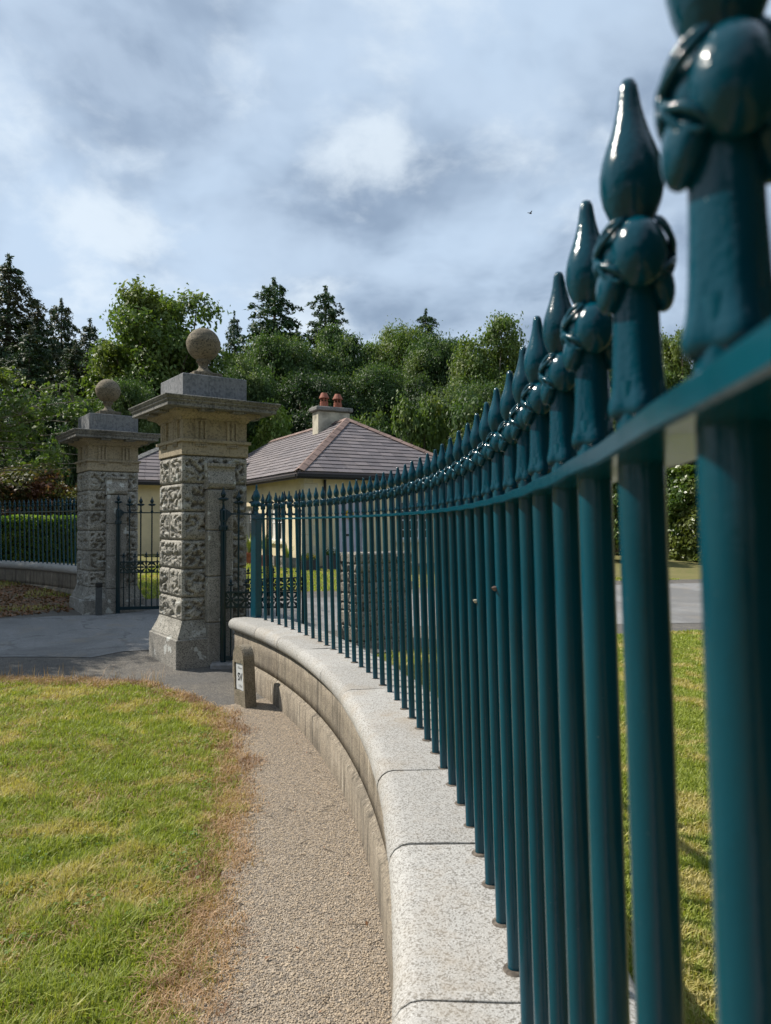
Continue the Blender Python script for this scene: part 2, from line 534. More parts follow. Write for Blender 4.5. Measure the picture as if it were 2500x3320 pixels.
def np_mesh(name, verts, quads=None, tris=None):
    me = bpy.data.meshes.new(name)
    verts = np.asarray(verts, np.float32)
    me.vertices.add(len(verts))
    me.vertices.foreach_set('co', verts.ravel())
    idx, starts, tot, base = [], [], [], 0
    for arr, k in ((quads, 4), (tris, 3)):
        if arr is None or len(arr) == 0:
            continue
        arr = np.asarray(arr, np.int32)
        idx.append(arr.ravel())
        starts.append(base + np.arange(len(arr), dtype=np.int32) * k)
        tot.append(np.full(len(arr), k, np.int32))
        base += len(arr) * k
    idx = np.concatenate(idx)
    me.loops.add(len(idx))
    me.loops.foreach_set('vertex_index', idx)
    st = np.concatenate(starts)
    me.polygons.add(len(st))
    me.polygons.foreach_set('loop_start', st)
    me.polygons.foreach_set('loop_total', np.concatenate(tot))
    me.update(calc_edges=True)
    me.validate()
    return me


def smoothed(me):
    me.polygons.foreach_set('use_smooth', [True] * len(me.polygons))
    return me


# ------------------------------------------------------------------ layout
TH = R(35)                                   # turn of the gate screen
ER = Vector((math.cos(TH), math.sin(TH), 0))     # along the drive, inwards
EL = Vector((-math.sin(TH), math.cos(TH), 0))    # along the gate line, to the far pillar
P1 = Vector((-2.34, 9.48, 0))                # near pillar centre
P2 = P1 + EL * 4.6                           # far pillar centre
MID = (P1 + P2) / 2
RB = 12.53                                   # railing radius
C1 = Vector((-12.212, 2.1, 0))               # centre of near wall arc
rel = C1 - MID
C2 = MID - EL * rel.dot(EL) + ER * rel.dot(ER)
COP = EYE - 1.084                            # coping top
S0 = Vector((-2, 8, 0))


def gz(x, y):
    s = (x - S0.x) * EL.x + (y - S0.y) * EL.y
    s = 1.2 * (math.log1p(math.exp(s / 1.2)) if s < 24 else s / 1.2)
    z = 0.045 * min(s, 16) + 0.01 * max(0, s - 16)
    if y > 34:
        z += 0.20 * (y - 34) ** 2 / ((y - 34) + 8) * (1.0 if y < 130 else 130 / y)
    return z


# ground sheet
def axis(a, b, step, far, grow=1.35):
    v = list(np.arange(a, b + 1e-6, step))
    st, x = step, b
    while x < far[1]:
        st *= grow
        x += st
        v.append(x)
    st, x = step, a
    pre = []
    while x > far[0]:
        st *= grow
        x -= st
        pre.append(x)
    return pre[::-1] + v


xs = axis(-16, 16, 0.6, (-900, 900))
ys = axis(-3, 36, 0.6, (-300, 1500))
gv = [(x, y, gz(x, y)) for y in ys for x in xs]
nx = len(xs)
gf = [(j * nx + i, j * nx + i + 1, (j + 1) * nx + i + 1, (j + 1) * nx + i) for j in range(len(ys) - 1) for i in range(nx - 1)]
kind(link('ground', np_mesh('ground', gv, gf), SOIL, smooth=True), 'structure')


def inside(px, py, poly):
    c = False
    n = len(poly)
    for i in range(n):
        x1, y1 = poly[i]
        x2, y2 = poly[(i + 1) % n]
        if (y1 > py) != (y2 > py) and px < (x2 - x1) * (py - y1) / (y2 - y1) + x1:
            c = not c
    return c


def sheet(name, poly, dz, mat, step=0.5, jag=0.05, seed=1):
    pts = []
    n = len(poly)
    for i in range(n):
        a, b = Vector(poly[i]), Vector(poly[(i + 1) % n])
        k = max(1, int((b - a).length / 0.25))
        for j in range(k):
            p = a.lerp(b, j / k)
            if j:
                p += Vector((noise.noise((p.x * 1.9, p.y * 1.9, seed)), noise.noise((p.x * 1.9, p.y * 1.9, seed + 9)))) * jag
            pts.append(p)
    m = len(pts)
    bx = [p.x for p in pts]
    by = [p.y for p in pts]
    loop = [(p.x, p.y) for p in pts]
    for x in np.arange(min(bx), max(bx), step):
        for y in np.arange(min(by), max(by), step):
            if inside(x, y, loop):
                pts.append(Vector((x, y)))
    vv, ee, ff, *_ = delaunay_2d_cdt(pts, [(i, (i + 1) % m) for i in range(m)], [], 1, 1e-4)
    mb = MB()
    mb.add([(p.x, p.y, gz(p.x, p.y) + dz) for p in vv], ff)
    o = mb.build(name, mat, smooth=True)
    return kind(o, 'structure')


ROAD = [(-10.2, -6), (-9.3, 3.5), (-7.6, 7.6), (-6.4, 8.25), (-4.2, 8.12), (-2.7, 8.02), (-2.0, 7.45), (-1.45, 6.7),
        (-1.0, 6.7), (-0.75, 7.2), (-1.45, 8.55), (-1.2, 9.2), (0.2, 10.2), (2, 11.2), (5, 12.2), (9, 13.2), (20, 14.5),
        (20, 23), (9, 21.2), (4, 19.4), (0, 16.9), (-3, 15.8), (-4.9, 14.3), (-5.7, 13.0), (-6.3, 12.0), (-8, 11.2), (-10.5, 9), (-12.6, 3), (-13.6, -6)]
sheet('road', ROAD, 0.008, TARMAC, 0.6, 0.12, 3)
PATCH = [(-9.6, 6.5), (-7.4, 8.9), (-4.9, 9.25), (-3.7, 9.35), (-3.45, 9.75), (-3.1, 9.9), (-2.95, 10.6), (0.5, 12.2), (5, 13.0), (9, 14.0), (19.5, 15.2),
         (19.5, 22), (9, 20.3), (4, 18.4), (0, 16.0), (-3, 14.6), (-4.55, 12.75), (-5.7, 12.2), (-7.6, 11.0), (-10.2, 8.6)]
sheet('asphalt_patch', PATCH, 0.014, ASPHALT, 0.6, 0.10, 5)
sheet('verge', [(-5.75, 12.95), (-6.25, 12.1), (-7.9, 11.35), (-10.4, 9.2), (-13, 8), (-16, 12), (-15, 19.5), (-10.5, 18.2), (-7.9, 16.6), (-6.5, 15.2), (-5.6, 14.2)],
      0.011, DIRT, 0.6, 0.1, 7)


def wall_foot_x(y, off=0.0):
    r = RB - 0.275 - off
    q = r * r - (y - C1.y) ** 2
    return C1.x + math.sqrt(max(q, 0.01))


def path_w(y):
    return float(np.interp(y, [-3, 2.6, 4.0, 5.0, 6.5, 7.2], [0.80, 0.71, 0.645, 0.585, 0.46, 0.42]))


left_edge = [(wall_foot_x(y, path_w(y) + 0.10), y) for y in np.arange(-4, 7.01, 0.5)]
right_edge = [(wall_foot_x(y, -0.12), y) for y in np.arange(7.6, -4.01, -0.5)]
sheet('gravel_path', left_edge + [(-1.55, 7.2)] + right_edge, 0.018, GRAVEL, 0.35, 0.03, 8)


# ------------------------------------------------------------------ walls
def arc_pieces(parent, name, mat, profile, p0, p1, length, dz, jitter=0.0, steps=10, gap=0.004, endcap=None, rough=0.002, seed=0):
    """stones of one course swept along the arc; profile is a closed (r offset, z) loop"""
    rg = random.Random(seed)
    edges = [p0]
    while edges[-1] + 1.45 * length / RB < p1:
        edges.append(edges[-1] + length / RB * (1 + rg.uniform(-jitter, jitter)))
    edges.append(p1)
    for a, b in zip(edges[:-1], edges[1:]):
        mid = (a + b) / 2
        g = gap / RB
        mb = MB()
        offs = [(a + g - mid) + (b - a - 2 * g) * i / steps for i in range(steps + 1)]
        sc = [1.0] * len(offs)
        inset = [0.010] + [0.0] * (len(offs) - 2) + [0.010]
        offs = [offs[0], offs[0] + 0.006 / RB] + offs[1:-1] + [offs[-1] - 0.006 / RB, offs[-1]]
        inset = [gap * 1.6] + [0.0] * (len(offs) - 2) + [gap * 1.6]
        extra = None
        if endcap and abs(b - p1) < 1e-6:
            extra = endcap
        n = len(profile)
        rings = [(o, [(r, z) for r, z in profile], i) for o, i in zip(offs, inset)]
        if extra:
            rings = rings[:-2]
            rho, zc, half = extra
            base = offs[-1] - rho / RB
            rings = [q for q in rings if q[0] < base - 1e-5]
            for k in range(0, 9):
                x = rho * math.sin(k / 8 * math.pi / 2 * 0.985)
                h = math.sqrt(max(rho * rho - x * x, 1e-6))
                pr = []
                for r, z in profile:
                    # shrink the bullnose towards its own centre line
                    zr = zc + (z - zc) * h / rho
                    rr = r
                    if abs(r) > half:
                        rr = math.copysign(half + (abs(r) - half) * h / rho, r)
                    pr.append((rr, zr))
                rings.append((base + x / RB, pr, 0.0))
        for o, pr, ins in rings:
            zm = sum(z for _, z in pr) / n
            for r, z in pr:
                r2 = r * (1 - ins * 2)
                z2 = z + (zm - z) * ins * 6
                ang = o
                wx, wy = (RB + r2) * math.cos(ang), (RB + r2) * math.sin(ang)
                dn = rough * noise.noise((wx * 9 + mid * 50, wy * 9, z2 * 9 + seed)) + rough * 1.5 * noise.noise((wx * 2.5 + mid * 40, wy * 2.5, z2 * 3))
                mb.v.append((wx + dn * math.copysign(1, r2), wy, z2 + dn))
        m = len(rings)
        for j in range(m - 1):
            for i in range(n):
                k = (i + 1) % n
                mb.f.append((j * n + i, j * n + k, (j + 1) * n + k, (j + 1) * n + i))
        mb.f.append(tuple(range(n)))
        mb.f.append(tuple((m - 1) * n + i for i in reversed(range(n))))
        o = mb.build(name, mat, parent, (0, 0, dz + rg.uniform(-0.0015, 0.0015)), (0, 0, mid))
        me = o.data
        me.polygons.foreach_set('use_smooth', [len(p.vertices) == 4 for p in me.polygons])
    return edges


def bullnose(hw, z0, z1, seg=8):
    rho = (z1 - z0) / 2
    zc = (z0 + z1) / 2
    c = hw - rho
    pr = []
    for i in range(seg + 1):
        a = math.pi / 2 + math.pi * i / seg
        pr.append((-c + rho * math.cos(a), zc + rho * math.sin(a)))
    for q in (-0.08, 0.08):
        pr.append((q, z0))
    for i in range(seg + 1):
        a = -math.pi / 2 + math.pi * i / seg
        pr.append((c + rho * math.cos(a), zc + rho * math.sin(a)))
    for q in (0.12, 0.04, -0.04, -0.12):
        pr.append((q, z1))
    return pr, rho, zc, c


def make_wall(name, label, centre, p0, p1, dz, joint0, flip=False):
    root = thing(name, label, 'wall', (centre.x, centre.y, 0), math.pi + 0 if False else 0)
    if flip:
        # mirrored wall: angles run the other way round
        root.scale = (1, 1, 1)
    pr, rho, zc, half = bullnose(0.30, COP - 0.14, COP)
    arc_pieces(root, 'coping_stone', COPING, pr, p0, p1 + 0.16 / RB, 0.80, dz, 0.05, 12, 0.0013, (rho, zc, half), 0.004, 5)
    body = [(-0.24, 0.275), (-0.24, COP - 0.14), (0.24, COP - 0.14), (0.24, 0.275)]
    body = [(-0.24, 0.275), (-0.24, 0.35), (-0.24, 0.45), (-0.24, COP - 0.139), (0.24, COP - 0.139), (0.24, 0.275)]
    arc_pieces(root, 'wall_stone', WALLSTONE, body, p0 + 0.011, p1 + 0.06 / RB, 2.1, dz, 0.2, 24, 0.0007, None, 0.0012, 6)
    plinth = [(-0.275, -0.45), (-0.275, 0.06), (-0.275, 0.245), (-0.24, 0.274), (0.24, 0.274), (0.275, 0.245), (0.275, -0.45)]
    arc_pieces(root, 'plinth_stone', WALLSTONE, plinth, p0 + 0.03, p1 + 0.02 / RB, 1.7, dz, 0.25, 24, 0.0009, None, 0.0014, 7)
    core = [(-0.22, -0.3), (-0.22, COP - 0.02), (0.22, COP - 0.02), (0.22, -0.3)]
    arc_pieces(root, 'mortar_core', MORTAR, core, p0 + 0.02, p1 - 0.0, 60.0, dz, 0, 60, 0, None, 0, 8)
    return root


PHI_POST = math.atan2(6.5, 10.712)
make_wall('boundary_wall', 'low curved stone wall with pale granite coping beside the gravel path', C1, -0.36, PHI_POST, 0.0, 0.028)
# the far wall mirrors the near one: its arc starts at its post and runs away to the left
post2 = MID - EL * (Vector((C1.x + RB * math.cos(PHI_POST), C1.y + RB * math.sin(PHI_POST), 0)) - MID).dot(EL) \
    + ER * (Vector((C1.x + RB * math.cos(PHI_POST), C1.y + RB * math.sin(PHI_POST), 0)) - MID).dot(ER)
PHI2 = math.atan2(post2.y - C2.y, post2.x - C2.x)
DZ2 = 0.21
w2 = make_wall('boundary_wall', 'low curved wall with rounded coping beyond the far gate pillar', C2, PHI2 - 0.01, PHI2 + 0.62, DZ2, 0.0)

# ------------------------------------------------------------------ railings
def railing_meshes():
    M = {}
    M['bar'] = smoothed(MB().lathe([(0.0172, -0.03), (0.0172, 0.3), (0.0172, 0.8), (0.0171, 1.1), (0.0170, 1.19)], 20, cap=False).mesh('bar'))

    def sq(a, z):
        k = max(0.0, min(1.0, (1.225 - z) / 0.055))
        return 1 + (0.045 + 0.09 * k) * math.cos(4 * a)
    M['collar'] = smoothed(MB().lathe([(0.0168, 1.163), (0.0192, 1.1655), (0.0200, 1.170), (0.0196, 1.175), (0.0183, 1.181), (0.0176, 1.188), (0.0170, 1.200), (0.0165, 1.225), (0.0161, 1.245), (0.0158, 1.268)], 32, mod=sq, cap=False).mesh('collar'))
    k = MB()
    zc = 1.284
    k.ball((0, 0, zc), (0.0225, 0.0225, 0.027), 20, 12)
    def petal(ang, off, dz, r, tilt, beak):
        c, sn = math.cos(ang), math.sin(ang)
        b0 = len(k.v)
        k.ball((0, 0, 0), r, 16, 12)
        for q in range(b0, len(k.v)):
            x, y, z = k.v[q]
            tt = max(0.0, x / r[0])
            x2 = off + x * (1 + beak * tt) - tilt * z
            y2 = y * (1 - 0.25 * tt * tt)
            k.v[q] = (c * x2 - sn * y2, sn * x2 + c * y2, zc + dz + z)
    k.ball((0, 0, zc), (0.0265, 0.0260, 0.0290), 24, 16)
    for i in (1, 3):                            # broad smooth shields along the railing
        petal(i * math.pi / 2, 0.0175, -0.002, (0.0170, 0.0210, 0.0270), 0.05, 0.05)
    for i in (0, 2):                            # side leaves, pinched at the waist
        petal(i * math.pi / 2, 0.0170, -0.0190, (0.0115, 0.0165, 0.0235), 0.20, 0.12)
        c = math.cos(i * math.pi / 2)
        k.ball((c * 0.0285, 0, zc + 0.000), (0.0042, 0.0050, 0.0045), 10, 8)
        for sy in (-1, 1):
            for sz in (-1, 1):                  # ribs spreading in an X from the waist, split round a leaf
                for w in (-0.16, 0.16):
                    pts = []
                    for j in range(7):
                        t = j / 6
                        th = 0.10 + 1.05 * t                       # angle away from the side axis
                        ph = math.pi / 4 + w * math.sin(math.pi * t) * 1.5
                        d = Vector((math.cos(th), math.sin(th) * math.cos(ph) * sy, math.sin(th) * math.sin(ph) * sz))
                        pts.append(Vector((c * d.x * 0.0292, d.y * 0.0315, zc + d.z * 0.0345)))
                    k.tube(pts, [0.0030, 0.0028, 0.0026, 0.0026, 0.0025, 0.0023, 0.0016], 8)
    k.v = [(x * 0.94, y * 1.0, zc + (z - zc) * 0.98) for x, y, z in k.v]
    M['boss'] = smoothed(k.mesh('boss'))
    M['spike'] = smoothed(MB().lathe([(0.009, 1.298), (0.0125, 1.306), (0.0172, 1.315), (0.0212, 1.325), (0.0234, 1.336), (0.0233, 1.346), (0.0214, 1.356), (0.0183, 1.366),
                                      (0.0146, 1.376), (0.0114, 1.387), (0.0090, 1.397), (0.0075, 1.407), (0.0066, 1.413), (0.0046, 1.4175), (0.0015, 1.419)], 24).mesh('spike'))
    M['socket'] = smoothed(MB().lathe([(0.030, -0.004), (0.027, 0.0015), (0.0178, 0.003)], 16, cap=False).mesh('socket'))
    M['socket'].materials.append(SOCKET)
    for nm, m in M.items():
        if nm == 'socket':
            continue
        m.materials.append(TEAL if nm == 'bar' else TEAL_CAST)
    return M


RM = railing_meshes()
LEAN = -0.028


def make_railing(label, centre, phis, dz, rail0, rail1, post_phi, sgn):
    root = thing('iron_railing', label, 'railing', (centre.x, centre.y, COP + dz))
    for i, ph in enumerate(phis):
        rg = random.Random(i * 7 + 3)
        b = link('bar', RM['bar'], None, root, (RB * math.cos(ph), RB * math.sin(ph), rg.uniform(-0.002, 0.002)),
                 (rg.uniform(-0.002, 0.002), LEAN + rg.uniform(-0.0015, 0.0015), ph + rg.uniform(-0.06, 0.06)))
        for nm in ('collar', 'boss', 'spike', 'socket'):
            c = link(nm, RM[nm], None, b)
    r0 = RB + LEAN * 1.137
    mb = MB()
    n = 120
    for j in range(n + 1):
        a = rail0 + (rail1 - rail0) * j / n
        w = 0.0012 * math.sin(j * 1.7)
        for r, z in ((-0.030, 1.129 + w), (-0.032, 1.131 + w), (-0.032, 1.143 + w), (-0.030, 1.145 + w), (0.030, 1.145 + w), (0.030, 1.129 + w)):
            mb.v.append(((r0 + r) * math.cos(a), (r0 + r) * math.sin(a), z))
    for j in range(n):
        for i in range(6):
            k = (i + 1) % 6
            mb.f.append((j * 6 + i, j * 6 + k, j * 6 + 6 + k, j * 6 + 6 + i))
    mb.f += [tuple(range(6)), tuple(n * 6 + i for i in range(6))]
    mb.build('rail', TEAL, root)
    # end post with urn finial
    px, py = RB * math.cos(post_phi), RB * math.sin(post_phi)
    p = MB().cbox(-0.047, 0.047, -0.047, 0.047, -0.02, 1.19, 0.006).build('post', TEAL, root, (px, py, 0), (0, 0, post_phi + R(20)))
    f = MB().lathe([(0.034, 1.19), (0.036, 1.20), (0.024, 1.212), (0.020, 1.235), (0.030, 1.252), (0.030, 1.262), (0.022, 1.275), (0.046, 1.296), (0.060, 1.312),
                    (0.058, 1.325), (0.034, 1.338), (0.032, 1.352), (0.044, 1.380), (0.046, 1.400), (0.040, 1.425), (0.026, 1.455), (0.014, 1.482), (0.011, 1.515), (0.013, 1.528), (0.006, 1.536)], 20)
    for i in range(8):
        a = i * math.pi / 4
        f.ball((0.052 * math.cos(a), 0.052 * math.sin(a), 1.306), (0.017, 0.017, 0.024), 8, 6)
    f.build('urn_finial', TEAL, p, smooth=True)
    return root


SP = 0.213 / RB
ph_first = math.asin((2.033 - 2.1) / RB)
k0 = int((ph_first - (-0.30)) / SP)
phis = [ph_first + SP * i for i in range(-k0, 60) if ph_first + SP * i < PHI_POST - 0.6 * SP]
make_railing('long teal iron railing with spear finials curving from the foreground to the gate', C1, phis, 0.0, -0.30, PHI_POST, PHI_POST, 1)
phis2 = [PHI2 + SP * 0.9 * (i + 1) for i in range(40) if PHI2 + SP * 0.9 * (i + 1) < PHI2 + 0.56]
make_railing('dark iron railing on the far wall in front of the clipped hedge', C2, phis2, DZ2, PHI2, PHI2 + 0.57, PHI2, -1)


# ------------------------------------------------------------------ gate pillars
def rough_stone(x0, x1, y0, y1, z0, z1, seed, faces):
    """a squared stone with V-jointed edges and a worm-eaten (vermiculated) panel on each outer face"""
    mb = MB()
    STEP = 0.0140
    ch = 0.026

    def face(o, u, v, w, h, nrm, ext):
        nu = max(2, int(round(w / STEP))) if ext else 1
        nv = max(2, int(round(h / STEP))) if ext else 1
        b = len(mb.v)
        for j in range(nv + 1):
            for i in range(nu + 1):
                a, c = w * i / nu, h * j / nv
                p = o + u * a + v * c
                d = 0.0
                e = min(a, w - a, c, h - c)
                if ext:
                    ev = min(c, h - c)
                    if ev < ch:
                        d -= (ch - ev) * 0.9
                    eu = min(a, w - a)
                    if eu < ch * 0.45:
                        d -= (ch * 0.45 - eu) * 0.9
                    if e > 0.040:
                        q = p * 15.5 + Vector((seed * 3.1, seed * 1.7, seed * 2.3))
                        n1 = noise.noise(q) + 0.45 * noise.noise(q * 2.1)
                        n2 = noise.noise(q * 0.9 + Vector((7, 3, 1)))
                        t = max(0.0, min(1.0, (n1 + 0.06) / 0.26))
                        t = t * t * (3 - 2 * t)
                        k = min(1.0, (e - 0.040) / 0.012)
                        d -= (0.050 * t - 0.014 + 0.012 * n2) * k
                    d += 0.002 * noise.noise(p * 40)
                mb.v.append(tuple(p + nrm * d))
        for j in range(nv):
            for i in range(nu):
                s = b + j * (nu + 1) + i
                mb.f.append((s, s + 1, s + nu + 2, s + nu + 1))
    X, Y, Z = Vector((1, 0, 0)), Vector((0, 1, 0)), Vector((0, 0, 1))
    face(Vector((x0, y0, z0)), X, Z, x1 - x0, z1 - z0, -Y, '-y' in faces)
    face(Vector((x1, y1, z0)), -X, Z, x1 - x0, z1 - z0, Y, '+y' in faces)
    face(Vector((x0, y1, z0)), -Y, Z, y1 - y0, z1 - z0, -X, '-x' in faces)
    face(Vector((x1, y0, z0)), Y, Z, y1 - y0, z1 - z0, X, '+x' in faces)
    i0, i1 = 0.018, 0.018
    mb.add([(x0 + i0, y0 + i0, z1), (x1 - i0, y0 + i0, z1), (x1 - i0, y1 - i0, z1), (x0 + i0, y1 - i0, z1)], [(0, 1, 2, 3)])
    mb.add([(x0 + i0, y0 + i0, z0), (x1 - i0, y0 + i0, z0), (x1 - i0, y1 - i0, z0), (x0 + i0, y1 - i0, z0)], [(3, 2, 1, 0)])
    me = bpy.data.meshes.new('rough_stone')
    me.from_pydata(mb.v, [], mb.f)
    me.materials.append(PILLAR_ROUGH)
    smoothed(me)
    return me


def build_pillar_meshes():
    L = []     # (name, mesh, list of child (name, mesh))
    H = 0.42

    def add(name, me, mat, kids=(), smooth=False):
        if len(me.materials) == 0:
            me.materials.append(mat)
        if smooth:
            smoothed(me)
        L.append((name, me, list(kids)))
    # plinth: two stones per side, sloping weathering above
    add('plinth_block', MB().cbox(-0.52, 0.06, -0.52, 0.52, -0.35, 0.42, 0.012).mesh(), PILLAR)
    add('plinth_block', MB().cbox(0.065, 0.52, -0.52, 0.52, -0.35, 0.415, 0.012).mesh(), PILLAR)
    add('weathering_course', MB().square([(0.495, 0.40), (0.495, 0.435), (0.44, 0.56), (0.418, 0.63)]).mesh(), PILLAR_ROUGH)
    zs = [0.62, 0.905, 1.25, 1.60, 1.945, 2.29, 2.63]
    for k in range(6):
        z0, z1 = zs[k] + 0.003, zs[k + 1] - 0.003
        if k % 2 == 1:
            s = 0.03
            add('rusticated_stone', rough_stone(-H, H, -H, s - 0.002, z0, z1, 10 + k, ('-y', '-x', '+x')), None)
            add('rusticated_stone', rough_stone(-H, H, s + 0.002, H, z0, z1, 30 + k, ('+y', '-x', '+x')), None)
        else:
            s = 0.02
            add('rusticated_stone', rough_stone(-H, s - 0.002, -H, H, z0, z1, 50 + k, ('-y', '-x', '+y')), None)
            add('rusticated_stone', rough_stone(s + 0.002, H, -H, H, z0, z1, 70 + k, ('-y', '+x', '+y')), None)
    add('core', MB().box(-0.385, 0.385, -0.385, 0.385, 0.3, 2.9).mesh(), MORTAR)
    # pilasters that carry the gates
    for sgn in (-1, 1):
        y_in, y_out = sgn * 0.40, sgn * 0.535
        a, b = min(y_in, y_out), max(y_in, y_out)
        cuts = [-0.3, 0.60, 1.16, 1.72, 2.22]
        for z0, z1 in zip(cuts[:-1], cuts[1:]):
            add('pilaster_stone', MB().cbox(-0.135, 0.19, a, b, z0, z1 - 0.004, 0.014).mesh(), PILLAR)
        y2 = sgn * 0.555
        prof = [(sgn * 0.40, 2.222), (sgn * 0.50, 2.222), (sgn * 0.545, 2.245), (sgn * 0.565, 2.29), (sgn * 0.55, 2.36), (sgn * 0.525, 2.44), (sgn * 0.525, 2.485),
                (sgn * 0.555, 2.50), (sgn * 0.555, 2.535), (sgn * 0.40, 2.55)]
        add('pilaster_head', MB().prism(prof, -0.145, 0.205, 'x').mesh(), PILLAR)
    add('architrave', MB().square([(0.423, 2.632), (0.43, 2.64), (0.43, 2.785), (0.43, 2.79)]).mesh(), LIMESTONE)
    add('taenia', MB().square([(0.455, 2.791), (0.458, 2.795), (0.458, 2.825), (0.455, 2.829)]).mesh(), LIMESTONE)
    add('frieze', MB().square([(0.415, 2.830), (0.415, 3.068)]).mesh(), LIMESTONE)
    for f in range(4):
        Rm = Matrix.Rotation(f * math.pi / 2, 4, 'Z')
        for cx in (-0.19, 0.215):
            t = MB()
            t.box(cx - 0.080, cx + 0.080, -0.424, -0.414, 2.832, 3.066)
            for q in (-0.058, 0.0, 0.058):
                t.prism([(cx + q - 0.021, -0.424), (cx + q + 0.021, -0.424), (cx + q + 0.014, -0.447), (cx + q - 0.014, -0.447)], 2.832, 3.050, 'z')
            t.box(cx - 0.080, cx + 0.080, -0.449, -0.424, 3.051, 3.067)
            me = t.mesh(); me.transform(Rm)
            add('triglyph', me, LIMESTONE)
            g = MB()
            g.box(cx - 0.078, cx + 0.078, -0.446, -0.429, 2.772, 2.790)
            for i in range(6):
                x = cx - 0.065 + i * 0.026
                g.add([(x - 0.010, -0.449, 2.744), (x + 0.010, -0.449, 2.744), (x + 0.010, -0.4295, 2.744), (x - 0.010, -0.4295, 2.744),
                       (x - 0.004, -0.445, 2.7715), (x + 0.004, -0.445, 2.7715), (x + 0.004, -0.4295, 2.7715), (x - 0.004, -0.4295, 2.7715)],
                      [(0, 3, 2, 1), (4, 5, 6, 7), (0, 1, 5, 4), (1, 2, 6, 5), (2, 3, 7, 6), (3, 0, 4, 7)])
            me = g.mesh(); me.transform(Rm)
            add('guttae', me, LIMESTONE)
            me = MB().cbox(cx - 0.085, cx + 0.085, -0.665, -0.52, 3.148, 3.176, 0.004).mesh()
            me.transform(Rm)
            add('mutule', me, CORNICE)
    add('bed_mould', MB().square([(0.426, 3.069), (0.436, 3.080), (0.44, 3.092), (0.455, 3.106), (0.49, 3.122), (0.525, 3.132), (0.545, 3.140), (0.545, 3.175)]).mesh(), LIMESTONE)
    add('cornice', MB().square([(0.688, 3.176), (0.694, 3.180), (0.694, 3.222), (0.700, 3.224), (0.700, 3.230), (0.712, 3.240), (0.712, 3.256), (0.720, 3.262),
                                (0.738, 3.290), (0.738, 3.300), (0.730, 3.304), (0.40, 3.320)]).mesh(), CORNICE)
    add('blocking_block', MB().cbox(-0.415, 0.415, -0.415, 0.415, 3.312, 3.625, 0.008).mesh(), BLUESTONE)
    add('ball_pedestal', MB().cbox(-0.185, 0.185, -0.185, 0.185, 3.6255, 3.715, 0.008).mesh(), BALL)
    add('ball_neck', MB().lathe([(0.150, 3.716), (0.150, 3.728), (0.120, 3.742), (0.082, 3.766), (0.062, 3.79), (0.056, 3.81), (0.060, 3.83), (0.074, 3.858),
                                 (0.090, 3.872), (0.092, 3.882), (0.082, 3.888), (0.088, 3.90), (0.09, 3.93)], 24).mesh(), BALL, smooth=True)
    bp = []
    Rr, zc = 0.212, 4.098
    for i in range(25):
        a = -math.pi / 2 * 0.93 + (math.pi * 0.93 / 2 + math.pi / 2 * 0.995) * i / 24
        z = Rr * math.sin(a)
        r = Rr * math.cos(a)
        if -0.002 < z < 0.05:
            r += 0.006
        bp.append((r, zc + z))
    add('stone_ball', MB().lathe(bp, 32).mesh(), BALL, smooth=True)
    return L


PM = build_pillar_meshes()


def place_pillar(label, p, z, ang):
    root = thing('gate_pillar', label, 'gate pillar', (p.x, p.y, z), ang, 'pair of gate pillars')
    for nm, me, _ in PM:
        link(nm, me, None, root)
    return root


place_pillar('nearer of two tall rusticated stone gate pillars with stone ball finial', P1, 0.0, TH)
place_pillar('farther, smaller-looking rusticated stone gate pillar with ball finial, in shade', P2, 0.08, TH)


# ------------------------------------------------------------------ gates
def spade_mesh(s=1.0):
    m = MB()
    m.lathe([(0.016 * s, 0), (0.021 * s, 0.004 * s), (0.019 * s, 0.018 * s), (0.013 * s, 0.04 * s), (0.012 * s, 0.10 * s), (0.02 * s, 0.112 * s)], 12, mod=lambda a, z: 1 + 0.12 * math.cos(4 * a))
    zc = 0.132 * s
    m.ball((0, 0, zc), (0.024 * s, 0.02 * s, 0.022 * s), 12, 8)
    for sg in (-1, 1):
        b0 = len(m.v)
        m.ball((0, 0, 0), (0.027 * s, 0.014 * s, 0.021 * s), 10, 8)
        for q in range(b0, len(m.v)):
            x, y, z = m.v[q]
            t = max(0.0, x / (0.027 * s))
            m.v[q] = (sg * (0.030 * s + x + 0.012 * s * t ** 3), y * (1 - 0.6 * t), zc + z * (1 - 0.75 * t * t))
        b0 = len(m.v)
        m.ball((0, 0, 0), (0.014 * s, 0.020 * s, 0.019 * s), 10, 8)
        for q in range(b0, len(m.v)):
            x, y, z = m.v[q]
            m.v[q] = (x, sg * 0.022 * s + y, zc + z)
    m.lathe([(0.010 * s, 0.150 * s), (0.020 * s, 0.160 * s), (0.031 * s, 0.176 * s), (0.0335 * s, 0.189 * s), (0.030 * s, 0.203 * s), (0.021 * s, 0.220 * s), (0.012 * s, 0.238 * s), (0.006 * s, 0.262 * s), (0.002 * s, 0.275 * s)], 14)
    return smoothed(m.mesh('spade'))


SPADE = spade_mesh(); SPADE.materials.append(TEAL_DARK)
SPADE_S = spade_mesh(0.62); SPADE_S.materials.append(TEAL_DARK)


